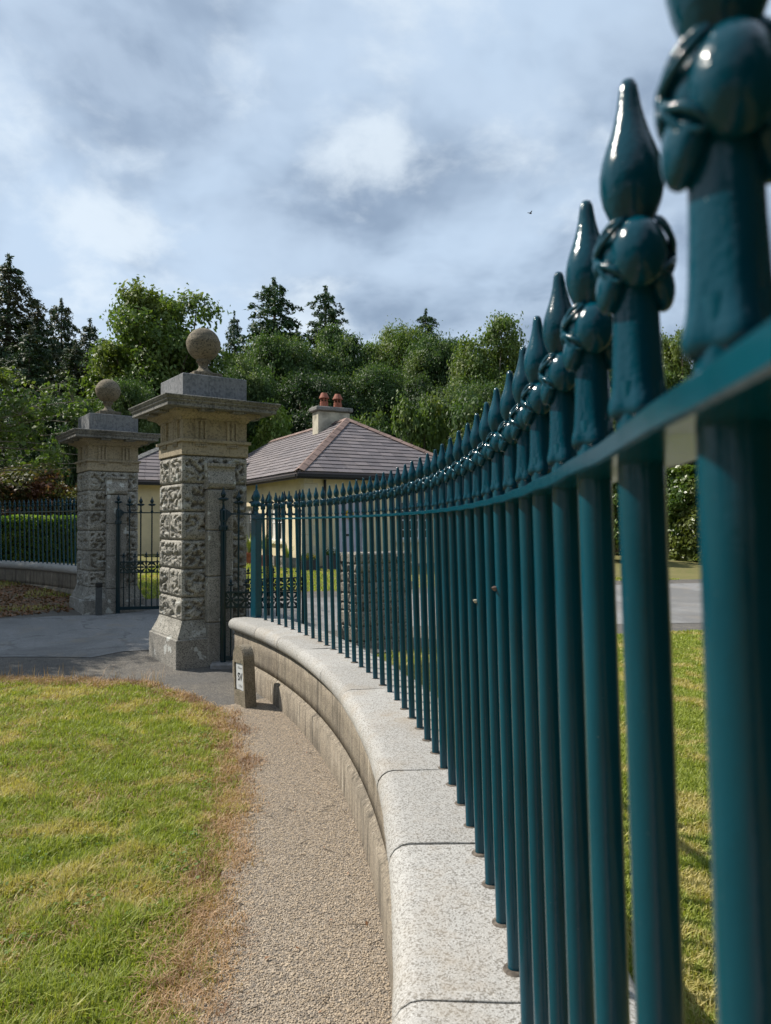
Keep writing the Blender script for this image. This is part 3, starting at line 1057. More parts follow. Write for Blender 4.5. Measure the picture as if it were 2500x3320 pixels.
def rosette_mesh(w, h):
    m = MB()
    m.lathe([(0.001, -0.012), (0.026, -0.011), (0.030, 0), (0.026, 0.011), (0.001, 0.012)], 12, cap=False)
    for i in range(8):
        a = i * math.pi / 4
        c, s = math.cos(a), math.sin(a)
        rr = (w / 2) / max(abs(c), abs(s)) if i % 2 else w / 2
        rr = min(rr, w * 0.62)
        poly = [(0.02, 0.0), (rr * 0.55, 0.013), (rr * 0.86, 0.020), (rr * 1.0, 0.008), (rr, -0.008), (rr * 0.86, -0.020), (rr * 0.55, -0.013)]
        m.prism([(c * x - s * y, s * x + c * y) for x, y in poly], -0.006, 0.006, 'z')
    for x in (-1, 1):
        for y in (-1, 1):
            m.prism([(x * w / 2, y * h / 2), (x * (w / 2 - 0.045), y * h / 2), (x * (w / 2 - 0.015), y * (h / 2 - 0.015)), (x * w / 2, y * (h / 2 - 0.045))], -0.006, 0.006, 'z')
    me = m.mesh('rosette')
    me.transform(Matrix.Rotation(math.pi / 2, 4, 'X'))
    me.materials.append(TEAL_DARK)
    return me


def gate_leaf(label, p, ang, n, pitch, z_rail, z_bot, heel_bot, band, cat='gate'):
    """n bays of the given pitch; band is (z low, z high)"""
    root = thing('gate_leaf', label, cat, (p.x, p.y, 0), ang, 'iron gate leaves')
    Lx = n * pitch
    z0, z1 = band
    hp = MB().lathe([(0.046, heel_bot), (0.046, heel_bot + 0.03), (0.036, heel_bot + 0.05), (0.036, z_rail - 0.09), (0.043, z_rail - 0.08), (0.043, z_rail + 0.045), (0.030, z_rail + 0.06), (0.018, z_rail + 0.07)], 12).build('heel_post', TEAL_DARK, root)
    link('finial', SPADE, None, hp, (0, 0, z_rail + 0.05))
    MB().lathe([(0.052, z_rail - 0.20), (0.056, z_rail - 0.19), (0.056, z_rail - 0.15), (0.052, z_rail - 0.14)], 16).build('hinge_collar', TEAL_DARK, root)
    MB().cbox(-0.03, 0.03, 0.02, 0.16, z_rail - 0.19, z_rail - 0.15, 0.004).build('hinge_strap', TEAL_DARK, root, rot=(0, 0, -ang + TH))
    MB().prism([(0.03, z_rail - 0.12), (0.06, z_rail - 0.05), (0.10, z_rail - 0.012), (0.10, z_rail + 0.012), (0.05, z_rail + 0.05), (0.03, z_rail + 0.055)], -0.012, 0.012).build('rail_bracket', TEAL_DARK, root)
    for nm, z, h in (('top_rail', z_rail, 0.010), ('middle_rail', z0, 0.012), ('middle_rail', z1, 0.012), ('bottom_rail', z_bot, 0.028)):
        MB().cbox(0.02, Lx + 0.012, -0.014, 0.014, z - h, z + h, 0.003).build(nm, TEAL_DARK, root)
    bar = MB().lathe([(0.0125, z_bot), (0.0125, z_rail + 0.02)], 10, cap=False).mesh('bar'); smoothed(bar); bar.materials.append(TEAL_DARK)
    dog = MB().lathe([(0.009, z_bot), (0.009, z1 + 0.02)], 10, cap=False).mesh('dog_bar'); smoothed(dog); dog.materials.append(TEAL_DARK)
    ros = rosette_mesh(pitch - 0.02, z1 - z0 - 0.022)
    for i in range(1, n):
        b = link('bar', bar, None, root, (i * pitch, 0, 0))
        link('finial', SPADE, None, b, (0, 0, z_rail + 0.008))
    end = MB().cbox(Lx - 0.018, Lx + 0.018, -0.018, 0.018, z_bot - 0.05, z_rail + 0.04, 0.004).build('end_stile', TEAL_DARK, root)
    link('finial', SPADE, None, end, (Lx, 0, z_rail + 0.03))
    for i in range(n):
        link('rosette_panel', ros, None, root, (pitch * (i + 0.5), 0, (z0 + z1) / 2))
        d = link('dog_bar', dog, None, root, (pitch * (i + 0.5), 0.0, 0))
        link('finial', SPADE_S, None, d, (0, 0, z1 + 0.01))
    return root


h1 = P1 + ER * 0.03 - EL * 0.60
gate_leaf('narrow pedestrian gate leaf beside the nearer pillar, standing ajar', h1, R(1), 5, 0.185, EYE + 0.117, 0.17, 0.05, (0.785, 0.965))
h2 = P1 + ER * 0.03 + EL * 0.60
gate_leaf('main gate leaf swung open behind the nearer pillar', h2, TH - R(3), 9, 0.19, EYE + 0.13, 0.22, 0.12, (0.83, 1.01))
h3 = P2 + ER * 0.03 - EL * 0.60
gate_leaf('main gate leaf swung open from the farther pillar', h3, R(14), 8, 0.185, EYE + 0.19, 0.34, 0.22, (0.955, 1.135))
tag(MB().cbox(-0.17, 0.17, -0.10, 0.10, -0.10, 0.065, 0.02).build('pad_stone', CEMENT, None, (h1.x + 0.03, h1.y - 0.02, gz(h1.x, h1.y)), (0, 0, R(8))),
    'small grey pad stone under the pedestrian gate post', 'stone')

# ------------------------------------------------------------------ marker stone with valve plate
mk = thing('marker_stone', 'short round-topped concrete marker stone with white plate beside the wall', 'marker stone',
           (-1.41, 7.20, gz(-1.41, 7.20)), TH)
mk.rotation_euler = (R(-2.5), R(-1.5), TH)
w2_, th = 0.135, 0.115
outline = []
for i in range(13):
    a = math.pi * i / 12
    outline.append((0.13 * math.cos(a) * 1.0, 0.475 + 0.125 * math.sin(a)))
prof = [(-w2_ - 0.004, -0.15)] + [(w2_ + 0.004, -0.15)] + outline
# body: built as front frame round a recess, plus back
body = MB()
rec = (-0.098, 0.098, 0.16, 0.43)
bm = bmesh.new()
vs = [bm.verts.new((0, x, z)) for x, z in prof]
f = bm.faces.new(vs)
ex = bmesh.ops.extrude_face_region(bm, geom=[f])
for v in ex['geom']:
    if isinstance(v, bmesh.types.BMVert):
        v.co.x += th
bmesh.ops.bevel(bm, geom=[e for e in bm.edges if abs(e.verts[0].co.x - e.verts[1].co.x) < 1e-6], offset=0.008, segments=2, affect='EDGES')
bmesh.ops.recalc_face_normals(bm, faces=bm.faces[:])
me = bpy.data.meshes.new('body')
bm.to_mesh(me)
bm.free()
cut = MB().box(-0.05, 0.018, rec[0], rec[1], rec[2], rec[3]).build('cutter', MARKER)
bo = link('body', me, MARKER, mk)
md = bo.modifiers.new('cut', 'BOOLEAN')
md.operation = 'DIFFERENCE'
md.solver = 'EXACT'
md.object = cut
cut.parent = mk
dg = bpy.context.evaluated_depsgraph_get()
me2 = bpy.data.meshes.new_from_object(bo.evaluated_get(dg))
bo.modifiers.clear()
bo.data = me2
bpy.data.objects.remove(cut, do_unlink=True)
plate = MB()
pr = random.Random(4)
edge = []
for (ya, za), (yb, zb) in zip([(0.086, 0.172), (-0.094, 0.165), (-0.094, 0.424), (0.072, 0.424)], [(-0.094, 0.165), (-0.094, 0.424), (0.072, 0.424), (0.086, 0.172)]):
    for i in range(6):
        t = i / 6
        edge.append((ya + (yb - ya) * t + pr.uniform(-0.004, 0.003), za + (zb - za) * t + pr.uniform(-0.002, 0.002)))
plate.prism(edge, 0.010, 0.0165, 'x')
pl = plate.build('plate', PLATE, mk)


def text_part(body_txt, size, y, z, mat, parent, sx=1.0):
    cu = bpy.data.curves.new('t', 'FONT')
    cu.body = body_txt
    cu.size = size
    cu.align_x = 'CENTER'
    cu.extrude = 0.0006
    cu.offset = 0.0022 * size / 0.09
    tmp = bpy.data.objects.new('t', cu)
    COL.objects.link(tmp)
    dgx = bpy.context.evaluated_depsgraph_get()
    m = bpy.data.meshes.new_from_object(tmp.evaluated_get(dgx))
    bpy.data.objects.remove(tmp, do_unlink=True)
    # text plane: reading direction runs along -y, up is z, facing -x
    m.transform(Matrix(((0, 0, -1, 0), (-sx, 0, 0, 0), (0, 1, 0, 0), (0, 0, 0, 1))))
    m.materials.clear()
    m.materials.append(mat)
    return link('lettering', m, None, parent, (0.0094, y, z))


text_part('SV', 0.105, -0.008, 0.258, LETTER, pl, 0.95)
text_part('100mm', 0.032, -0.008, 0.372, LETTER_FADED, pl)
text_part('7.40m', 0.034, -0.010, 0.196, LETTER_FADED, pl)

# dark pipe-like post in front of far pillar
dp = P2 - EL * 0.66 - ER * 0.30
dpr = thing('stub_post', 'short dark stub post standing against the farther pillar', 'post', (dp.x, dp.y, gz(dp.x, dp.y)), TH)
MB().cbox(-0.045, 0.045, -0.045, 0.045, -0.1, 0.48, 0.006).build('shaft', WOODPOST, dpr)
MB().cbox(-0.050, 0.050, -0.050, 0.050, 0.481, 0.56, 0.012).build('cap', BLACK, dpr)


# ------------------------------------------------------------------ rubble pier behind the railing
rp = thing('rubble_pier', 'old rubble stone pier behind the railing at the drive edge', 'stone pier', (-0.42, 10.35, gz(-0.42, 10.35)), TH)
rg = random.Random(21)
z = -0.05
while z < 1.24:
    hh = rg.uniform(0.10, 0.24)
    for side in range(2):
        x = 0.0
        while x < 0.98:
            ww = min(rg.uniform(0.12, 0.42), 1.0 - x)
            if ww < 0.07:
                break
            y0 = 0.0 if side == 0 else 0.262
            mb = MB().cbox(x + 0.005, x + ww - 0.005, y0 + rg.uniform(-0.02, 0.01), y0 + 0.255, z + 0.004, z + hh - 0.004, 0.022)
            mb.v = [(a + rg.uniform(-0.008, 0.008), b + rg.uniform(-0.006, 0.006), c + rg.uniform(-0.006, 0.006)) for a, b, c in mb.v]
            mb.build('rubble_stone', RUBBLE, rp)
            x += ww
    z += hh
MB().box(0.03, 0.96, 0.03, 0.48, -0.2, 1.22).build('mortar_core', MORTAR, rp)


# ------------------------------------------------------------------ cottage
CA = R(28)
CE = Vector((math.cos(CA), math.sin(CA), 0))
CL = Vector((-math.sin(CA), math.cos(CA), 0))
CO = Vector((-2.47, 21.0, 0.46))
cot = thing('cottage', 'single-storey cream cottage with hipped slate roof behind the railing', 'cottage', CO, CA)
EV, RZ, CW, CLN, HB = 2.83, 4.95, 6.5, 15.4, 3.72
OV = 0.30
WX0, WY0, WX1, WY1 = OV, OV, CW - OV, CLN - OV

# main walls with openings
def wall_panel(parent, name, x0, x1, z0, z1, holes, place, mat, thick=0.25):
    """wall in (u,z) with rectangular holes, built as a strip grid"""
    us = sorted({x0, x1, *[h[0] for h in holes], *[h[1] for h in holes]})
    zs = sorted({z0, z1, *[h[2] for h in holes], *[h[3] for h in holes]})
    mb = MB()
    for i in range(len(us) - 1):
        # merge vertical runs of solid cells
        run = None
        for j in range(len(zs) - 1):
            um, zm = (us[i] + us[i + 1]) / 2, (zs[j] + zs[j + 1]) / 2
            solid = not any(h[0] < um < h[1] and h[2] < zm < h[3] for h in holes)
            if solid:
                run = (run[0], zs[j + 1]) if run else (zs[j], zs[j + 1])
            if (not solid or j == len(zs) - 2) and run:
                mb.box(us[i], us[i + 1], 0, thick, run[0], run[1])
                run = None
    o = mb.build(name, mat, parent)
    o.location, o.rotation_euler = place
    return o


def window_part(parent, place_fn, u0, u1, z0, z1, cols, rows, curtain=True):
    """sash window set in an opening; returns the frame part"""
    fr = MB()
    t = 0.06
    fr.box(u0, u1, 0.09, 0.15, z0, z0 + t); fr.box(u0, u1, 0.09, 0.15, z1 - t, z1)
    fr.box(u0, u0 + t, 0.09, 0.15, z0 + t, z1 - t); fr.box(u1 - t, u1, 0.09, 0.15, z0 + t, z1 - t)
    for i in range(1, cols):
        u = u0 + (u1 - u0) * i / cols
        fr.box(u - 0.015, u + 0.015, 0.10, 0.14, z0 + t, z1 - t)
    for j in range(1, rows):
        zz = z0 + (z1 - z0) * j / rows
        fr.box(u0 + t, u1 - t, 0.098, 0.142, zz - 0.016, zz + 0.016)
    w = fr.build('window', WHITE, parent)
    place_fn(w)
    g = MB()
    g.box(u0 + t * 0.7, u1 - t * 0.7, 0.118, 0.124, z0 + t * 0.7, z1 - t * 0.7)
    g.build('pane', GLASS, w)
    if curtain:
        c = MB()
        n = 24
        pts = [(u0 + t + (u1 - u0 - 2 * t) * i / n, 0.11 + 0.004 * math.sin(i * 2.2)) for i in range(n + 1)]
        for side in ((0, 9), (15, n)):
            a, b = side
            for i in range(a, b):
                c.add([(pts[i][0], pts[i][1] + 0.001, z0 + t), (pts[i + 1][0], pts[i + 1][1] + 0.001, z0 + t), (pts[i + 1][0], pts[i + 1][1] + 0.001, z1 - t), (pts[i][0], pts[i][1] + 0.001, z1 - t)], [(0, 1, 2, 3)])
        c.build('curtain', CURTAIN, w)
    s = MB().cbox(u0 - 0.10, u1 + 0.10, -0.09, 0.10, z0 - 0.10, z0 - 0.002, 0.008).build('sill', CREAM_TRIM, w)
    return w


frontp = ((0, WY0, 0), (0, 0, 0))                         # faces -y local
leftp = ((WX0, WY1, 0), (0, 0, -math.pi / 2))             # faces -x local, u runs towards the near corner
LW = WY1 - WY0
def lu(y):                                                # local y on the left wall -> u
    return WY1 - y
front_holes = [(1.30, 2.25, 0.12, 2.10), (3.35, 4.60, 0.85, 2.05)]
left_holes = [(lu(3.45), lu(1.95), 0.80, 1.95), (lu(6.3), lu(5.0), 0.80, 1.95)]
wall_panel(cot, 'wall', WX0 + 0.255, WX1 - 0.255, -0.4, EV + 0.03, front_holes, frontp, CREAM)
wall_panel(cot, 'wall', 0.0, LW, -0.4, EV + 0.03, left_holes, leftp, CREAM)
MB().box(WX1 - 0.25, WX1, WY0, WY1, -0.4, EV + 0.03).build('wall', CREAM, cot)
MB().box(WX0 + 0.255, WX1 - 0.255, WY1 - 0.25, WY1, -0.4, EV + 0.03).build('wall', CREAM, cot)
MB().box(WX0 + 0.3, WX1 - 0.3, WY0 + 0.9, WY0 + 0.95, -0.3, EV).build('room_partition', CREAM, cot)


def put(place):
    def fn(o):
        o.location, o.rotation_euler = place
    return fn


window_part(cot, put(frontp), 3.35, 4.60, 0.85, 2.05, 3, 4, False)
for h in left_holes:
    window_part(cot, put(leftp), h[0], h[1], h[2], h[3], 2, 2, True)
# door with panels, letter slot, knob, wreath
dr = MB().box(1.36, 2.19, 0.10, 0.15, 0.14, 2.05).build('door', DOOR_SHADED, cot, frontp[0])
for u0, u1, z0, z1 in ((1.44, 1.73, 0.28, 0.85), (1.82, 2.11, 0.28, 0.85), (1.44, 1.73, 1.15, 1.92), (1.82, 2.11, 1.15, 1.92)):
    MB().cbox(u0, u1, 0.088, 0.099, z0, z1, 0.005).build('panel', DOOR_SHADED, dr)
MB().cbox(1.66, 1.90, 0.082, 0.099, 0.97, 1.03, 0.004).build('letter_slot', BLACK, dr)
MB().ball((2.10, 0.075, 1.02), 0.035, 10, 8).build('knob', BLACK, dr, smooth=True)
MB().box(1.30, 1.358, 0.05, 0.16, 0.12, 2.10).box(2.192, 2.25, 0.05, 0.16, 0.12, 2.10).box(1.358, 2.192, 0.05, 0.16, 2.052, 2.10).build('door_frame', WHITE, cot, frontp[0])
ring = MB()
ring.tube([(1.775 + 0.11 * math.cos(a), 0.07, 1.62 + 0.11 * math.sin(a)) for a in np.linspace(0, 2 * math.pi, 14, endpoint=False)], 0.035, 6, True)
ring.build('door_wreath', YELLOW, dr)
MB().cbox(1.10, 2.45, -0.55, 0.0, -0.25, 0.11, 0.012).build('door_step', CEMENT, cot, frontp[0])
# quoins at the visible corner, base course
for k in range(9):
    z0 = 0.12 + k * 0.30
    lng, sht = (0.42, 0.26) if k % 2 else (0.26, 0.42)
    MB().cbox(WX0 - 0.022, WX0 + lng, WY0 - 0.022, WY0 + sht, z0, z0 + 0.285, 0.008).build('quoin', CREAM_TRIM, cot)
MB().box(WX0 - 0.03, WX1 + 0.03, WY0 - 0.03, WY0 + 0.1, -0.45, 0.10).build('base_course', CEMENT, cot)
MB().box(WX0 - 0.03, WX0 + 0.1, WY0 + 0.101, WY1 + 0.03, -0.45, 0.10).build('base_course', CEMENT, cot)


class Roof:
    """one roof plane: eave from A to B (left to right seen from outside), top edge at TA..TB"""
    def __init__(s, A, B, TA, TB):
        s.A, s.B, s.TA, s.TB = map(Vector, (A, B, TA, TB))
        s.u = (s.B - s.A).normalized()
        n = s.u.cross(s.TA - s.A).normalized()
        s.n = n if n.z > 0 else -n
        s.v = s.n.cross(s.u)
        if s.v.z < 0:
            s.v = -s.v
        s.h = (s.TA - s.A).dot(s.v)
        s.w = (s.B - s.A).length
        s.ta = (s.TA - s.A).dot(s.u)
        s.tb = (s.TB - s.A).dot(s.u)
    def lim(s, v):
        t = min(max(v / s.h, 0), 1)
        return s.ta * t, s.w + (s.tb - s.w) * t
    def pt(s, u, v, n=0.0):
        return s.A + s.u * u + s.v * v + s.n * n


def slates(parent, rf, row, width, parts_max, seed, key=None):
    rg = random.Random(seed)
    nrow = int(round(rf.h / row))
    row = rf.h / nrow
    items = []
    for j in range(nrow):
        v0, v1 = j * row - 0.02, min((j + 1) * row + 0.05, rf.h)
        l0, r0 = rf.lim(max(v0, 0)); l1, r1 = rf.lim(v1)
        u = min(l0, l1) - (width / 2 if j % 2 else 0) - 0.01
        while u < max(r0, r1):
            a, b = u + 0.006, u + width - 0.006
            a0, b0 = max(a, l0), min(b, r0)
            a1, b1 = max(a, l1), min(b, r1)
            if b0 - a0 > 0.02 or b1 - a1 > 0.02:
                if b0 < a0:
                    a0 = b0 = (a0 + b0) / 2
                if b1 < a1:
                    a1 = b1 = (a1 + b1) / 2
                lift = rg.uniform(0, 0.006)
                P = [rf.pt(a0, v0, 0.034 + lift), rf.pt(b0, v0, 0.034 + lift), rf.pt(b1, v1, 0.012), rf.pt(a1, v1, 0.012)]
                Q = [p - rf.n * 0.012 for p in P]
                items.append(P + Q)
            u += width
    F = [(0, 1, 2, 3), (7, 6, 5, 4), (0, 4, 5, 1), (1, 5, 6, 2), (2, 6, 7, 3), (3, 7, 4, 0)]
    if key:
        items.sort(key=key)
    for it in items[:parts_max]:
        MB().add(it, F).build('slate', SLATE, parent)
    if len(items) > parts_max:
        mb = MB()
        for it in items[parts_max:]:
            mb.add(it, F)
        kind(mb.build('slate_field', SLATE, parent), 'stuff')


def roof_body(parent, corners, ridge_a, ridge_b):
    a, b, c, d = corners
    mb = MB()
    vs = list(corners) + [ridge_a, ridge_b] + [(x, y, z - 0.06) for x, y, z in corners]
    mb.add(vs, [(0, 1, 4), (1, 2, 5, 4), (2, 3, 5), (3, 0, 4, 5), (9, 8, 7, 6), (0, 6, 7, 1), (1, 7, 8, 2), (2, 8, 9, 3), (3, 9, 6, 0)])
    return mb.build('roof', SLATE, parent)


def ridge_tiles(parent, A, B, n1, n2, mat, size=0.42, wid=0.15):
    """angled tiles along the line A..B, wings lying on two planes with normals n1, n2"""
    A, B = Vector(A), Vector(B)
    d = (B - A)
    L = d.length
    d.normalize()
    w1 = n1.cross(d).normalized()
    w2 = n2.cross(d).normalized()
    if w1.z > 0: w1 = -w1
    if w2.z > 0: w2 = -w2
    n = max(1, int(L / size))
    up = (n1 + n2).normalized()
    for i in range(n):
        p0 = A + d * (L * i / n + 0.004)
        p1 = A + d * (L * (i + 1) / n - 0.004)
        vs = []
        for p, q in ((p0, 0.066), (p1, 0.058)):
            for s in (0, -0.016):
                vs += [p + w1 * wid + n1 * (q + s), p + up * (q + 0.03 + s), p + w2 * wid + n2 * (q + s)]
        F = [(0, 1, 7, 6), (1, 2, 8, 7), (3, 9, 10, 4), (4, 10, 11, 5), (0, 6, 9, 3), (2, 5, 11, 8), (0, 3, 4, 1), (1, 4, 5, 2), (6, 7, 10, 9), (7, 8, 11, 10)]
        MB().add(vs, F).build('ridge_tile', mat, parent)


c0, c1, c2, c3 = (0, 0, EV), (CW, 0, EV), (CW, CLN, EV), (0, CLN, EV)
ra, rb = (CW / 2, HB, RZ), (CW / 2, CLN - HB, RZ)
roof = roof_body(cot, [c0, c1, c2, c3], ra, rb)
near_hip = Roof(c0, c1, ra, ra)
left_slope = Roof(c3, c0, rb, ra)
right_slope = Roof(c1, c2, ra, rb)
slates(roof, near_hip, 0.265, 0.42, 160, 1)
slates(roof, left_slope, 0.26, 0.42, 120, 2, key=lambda it: sum((p - Vector(c0)).length for p in it))
slates(roof, right_slope, 0.26, 0.42, 0, 3)
ridge_tiles(roof, Vector(c0) + Vector((0.02, 0.02, 0)), ra, near_hip.n, left_slope.n, RIDGE)
ridge_tiles(roof, Vector(c1) + Vector((-0.02, 0.02, 0)), ra, near_hip.n, right_slope.n, RIDGE)
ridge_tiles(roof, ra, rb, left_slope.n, right_slope.n, RIDGE)
# gutters and fascia
MB().box(-0.06, CW + 0.06, -0.08, 0.02, EV - 0.15, EV - 0.075).box(-0.06, CW + 0.06, 0.021, 0.06, EV - 0.20, EV - 0.075).build('gutter', GUTTER, cot)
MB().box(-0.08, 0.02, 0.061, CLN + 0.06, EV - 0.15, EV - 0.075).box(0.021, 0.06, 0.061, CLN + 0.06, EV - 0.20, EV - 0.075).build('gutter', GUTTER, cot)
MB().box(0.061, CW, 0.061, OV + 0.02, EV - 0.12, EV - 0.10).box(0.061, OV + 0.02, OV + 0.021, CLN, EV - 0.12, EV - 0.10).build('soffit', GUTTER, cot)
MB().lathe([(0.04, -0.3), (0.04, EV - 0.2)], 10, (WX0 + 0.62, WY0 - 0.06, 0)).build('downpipe', GUTTER, cot)
# chimney
chx, chy = CW / 2 - 0.05, HB + 1.25
ch = MB().cbox(chx - 0.62, chx + 0.62, chy - 0.28, chy + 0.28, 3.9, 5.38, 0.02).build('chimney_stack', CHIMNEY, cot)
MB().cbox(chx - 0.72, chx + 0.72, chy - 0.37, chy + 0.37, 5.381, 5.54, 0.03).build('chimney_cap', CORNICE, ch)
for q in (-0.28, 0.26):
    pt = MB().lathe([(0.15, 0), (0.155, 0.12), (0.145, 0.125), (0.15, 0.16), (0.15, 0.20), (0.135, 0.205)], 16, (chx + q, chy, 5.541)).build('chimney_pot', TERRACOTTA, ch, smooth=False)
    sl = MB()
    for i in range(6):
        a = i * math.pi / 3
        sl.box(chx + q + 0.115 * math.cos(a) - 0.022, chx + q + 0.115 * math.cos(a) + 0.022, chy + 0.115 * math.sin(a) - 0.022, chy + 0.115 * math.sin(a) + 0.022, 5.747, 5.87)
    sl.build('louvre', TERRACOTTA, pt)
    MB().lathe([(0.185, 0), (0.185, 0.02), (0.10, 0.20), (0.095, 0.20)], 16, (chx + q, chy, 5.871)).build('pot_cowl', TERRACOTTA, pt)
# projecting wing (seen between the pillars)
vx0, vx1, vy0, vy1, VR = -4.85, 0.6, 6.67, 12.0, 4.25
wc = [(vx0, vy0, EV), (vx1, vy0, EV), (vx1, vy1, EV), (vx0, vy1, EV)]
ym = (vy0 + vy1) / 2
wr0, wr1 = (vx0 + 2.9, ym, VR), (vx1 + 2.0, ym, VR)
MB().add([wc[0], (vx1, vy0, EV), (vx1, vy1, EV), wc[3], wr0, (vx1 + 0.6, ym, VR)] + [(p[0], p[1], EV - 0.06) for p in wc],
         [(0, 1, 5, 4), (2, 3, 4, 5), (3, 0, 4), (9, 8, 7, 6), (0, 6, 7, 1), (2, 8, 9, 3), (3, 9, 6, 0), (1, 2, 5), (1, 7, 8, 2)]).build('roof', SLATE, cot)
wing_front = Roof(wc[0], (vx1, vy0, EV), wr0, (vx1 + 0.6, ym, VR))
wing_left = Roof(wc[3], wc[0], wr0, wr0)
slates(cot, wing_front, 0.30, 0.46, 20, 5, key=lambda it: abs((sum((p.x for p in it)) / 8) + 2.6))
slates(cot, wing_left, 0.30, 0.46, 0, 6)
ridge_tiles(cot, Vector(wc[0]) + Vector((0.02, 0.02, 0)), wr0, wing_front.n, wing_left.n, CORNICE)
MB().box(vx0 + OV, vx0 + OV + 0.25, vy0 + OV + 0.255, vy1 - OV, -0.4, EV).build('wall', CREAM, cot)
MB().box(vx0 + OV, WX0 - 0.001, vy0 + OV, vy0 + OV + 0.25, -0.4, EV).build('wall', CREAM, cot)
MB().box(vx0 - 0.06, -0.09, vy0 - 0.08, vy0 + 0.02, EV - 0.16, EV - 0.06).build('gutter', GUTTER, cot)
MB().box(vx0 + OV - 0.03, WX0 - 0.03, vy0 + OV - 0.03, vy0 + OV - 0.001, -0.45, 0.22).build('base_course', CEMENT, cot)


# ------------------------------------------------------------------ leaves, trees
def leaf_quads(cent, nrm, size, rs, aspect=0.55, jitter=0.35):
    n = len(cent)
    r = rs.normal(size=(n, 3))
    u = r - nrm * np.sum(r * nrm, 1, keepdims=True)
    u /= np.linalg.norm(u, axis=1, keepdims=True) + 1e-9
    v = np.cross(nrm, u)
    L = (size * (1 + jitter * rs.uniform(-1, 1, n)))[:, None]
    Wd = L * aspect
    fold = nrm * (L * 0.18)
    v0 = cent - u * L
    v1 = cent + v * Wd + fold
    v2 = cent + u * L - fold * 0.5
    v3 = cent - v * Wd + fold
    verts = np.stack([v0, v1, v2, v3], 1).reshape(-1, 3)
    return verts, np.arange(4 * n, dtype=np.int32).reshape(-1, 4)


def unit(rs, n):
    d = rs.normal(size=(n, 3))
    return d / np.linalg.norm(d, axis=1, keepdims=True)


def decid_meshes(seed, rx, rz, lobes, per_lobe, per_clump, leaf, loose=1.0, cz=None, skirt=-0.5, spread=(0.50, 0.74), lsize=(0.30, 0.46)):
    """crown (unit: metres) centred on z=cz, plus trunk with limbs"""
    rs = np.random.RandomState(seed)
    cz = cz if cz is not None else rz * 1.25
    dirs = []
    while len(dirs) < lobes:
        d = unit(rs, 1)[0]
        if d[2] > skirt and all(np.dot(d, e) < (0.90 if lobes < 30 else 0.96) for e in dirs):
            dirs.append(d)
        elif rs.rand() < 0.02:
            dirs.append(d)
    dirs = np.array(dirs)
    R3 = np.array([rx, rx, rz])
    lc = dirs * R3 * rs.uniform(spread[0], spread[1], (lobes, 1)) + np.array([0, 0, cz])
    lr = rs.uniform(lsize[0], lsize[1], lobes) * min(rx, rz)
    cents, nrms = [], []
    for c, r in zip(lc, lr):
        d = unit(rs, per_lobe)
        d[:, 2] = np.where(d[:, 2] < -0.3, -d[:, 2], d[:, 2])
        cc = c + d * r * rs.uniform(0.62, 1.10, (per_lobe, 1)) * np.array([1, 1, 0.85])
        cr = rs.uniform(0.55, 1.15, per_lobe) * r * 0.30 * loose
        k = per_clump
        off = rs.normal(size=(per_lobe, k, 3)) * (cr[:, None, None] * np.array([0.75, 0.75, 0.5]))
        P = (cc[:, None, :] + off).reshape(-1, 3)
        outw = np.repeat(d, k, 0)
        nn = outw * 0.55 + np.array([0, 0, 0.55]) + rs.normal(size=P.shape) * 0.55
        nn /= np.linalg.norm(nn, axis=1, keepdims=True)
        cents.append(P); nrms.append(nn)
    # inner leaves, so that the crown is not hollow
    ni = lobes * per_lobe * 2
    d = unit(rs, ni) * R3 * (rs.uniform(0, 1, (ni, 1)) ** 0.5) * 0.6 + np.array([0, 0, cz])
    cents.append(d); nrms.append(unit(rs, ni))
    P, Nn = np.concatenate(cents), np.concatenate(nrms)
    v, q = leaf_quads(P, Nn, leaf, rs)
    crown = np_mesh('crown', v, q)
    tb = MB()
    top = cz + rz * 0.2
    tr = 0.055 * rx + 0.07
    pts = [(0.03 * rx * math.sin(i * 1.3 + seed), 0.03 * rx * math.cos(i * 1.7 + seed), top * i / 6 - 0.3) for i in range(7)]
    tb.tube(pts, [tr * (1.25 if i == 0 else 1 - 0.11 * i) for i in range(7)], 8)
    for i, (c, r) in enumerate(zip(lc, lr)):
        s = Vector(pts[min(6, 2 + i % 4)])
        e = Vector(c)
        m1 = s.lerp(e, 0.5) + Vector((0, 0, -0.12 * rx)) + Vector(rs.normal(size=3) * 0.08 * rx)
        tb.tube([s, s.lerp(m1, 0.6), m1, m1.lerp(e, 0.6), e + Vector((0, 0, r * 0.3))], [tr * 0.5, tr * 0.42, tr * 0.33, tr * 0.22, tr * 0.08], 6)
    trunk = smoothed(tb.mesh('trunk'))
    return crown, trunk


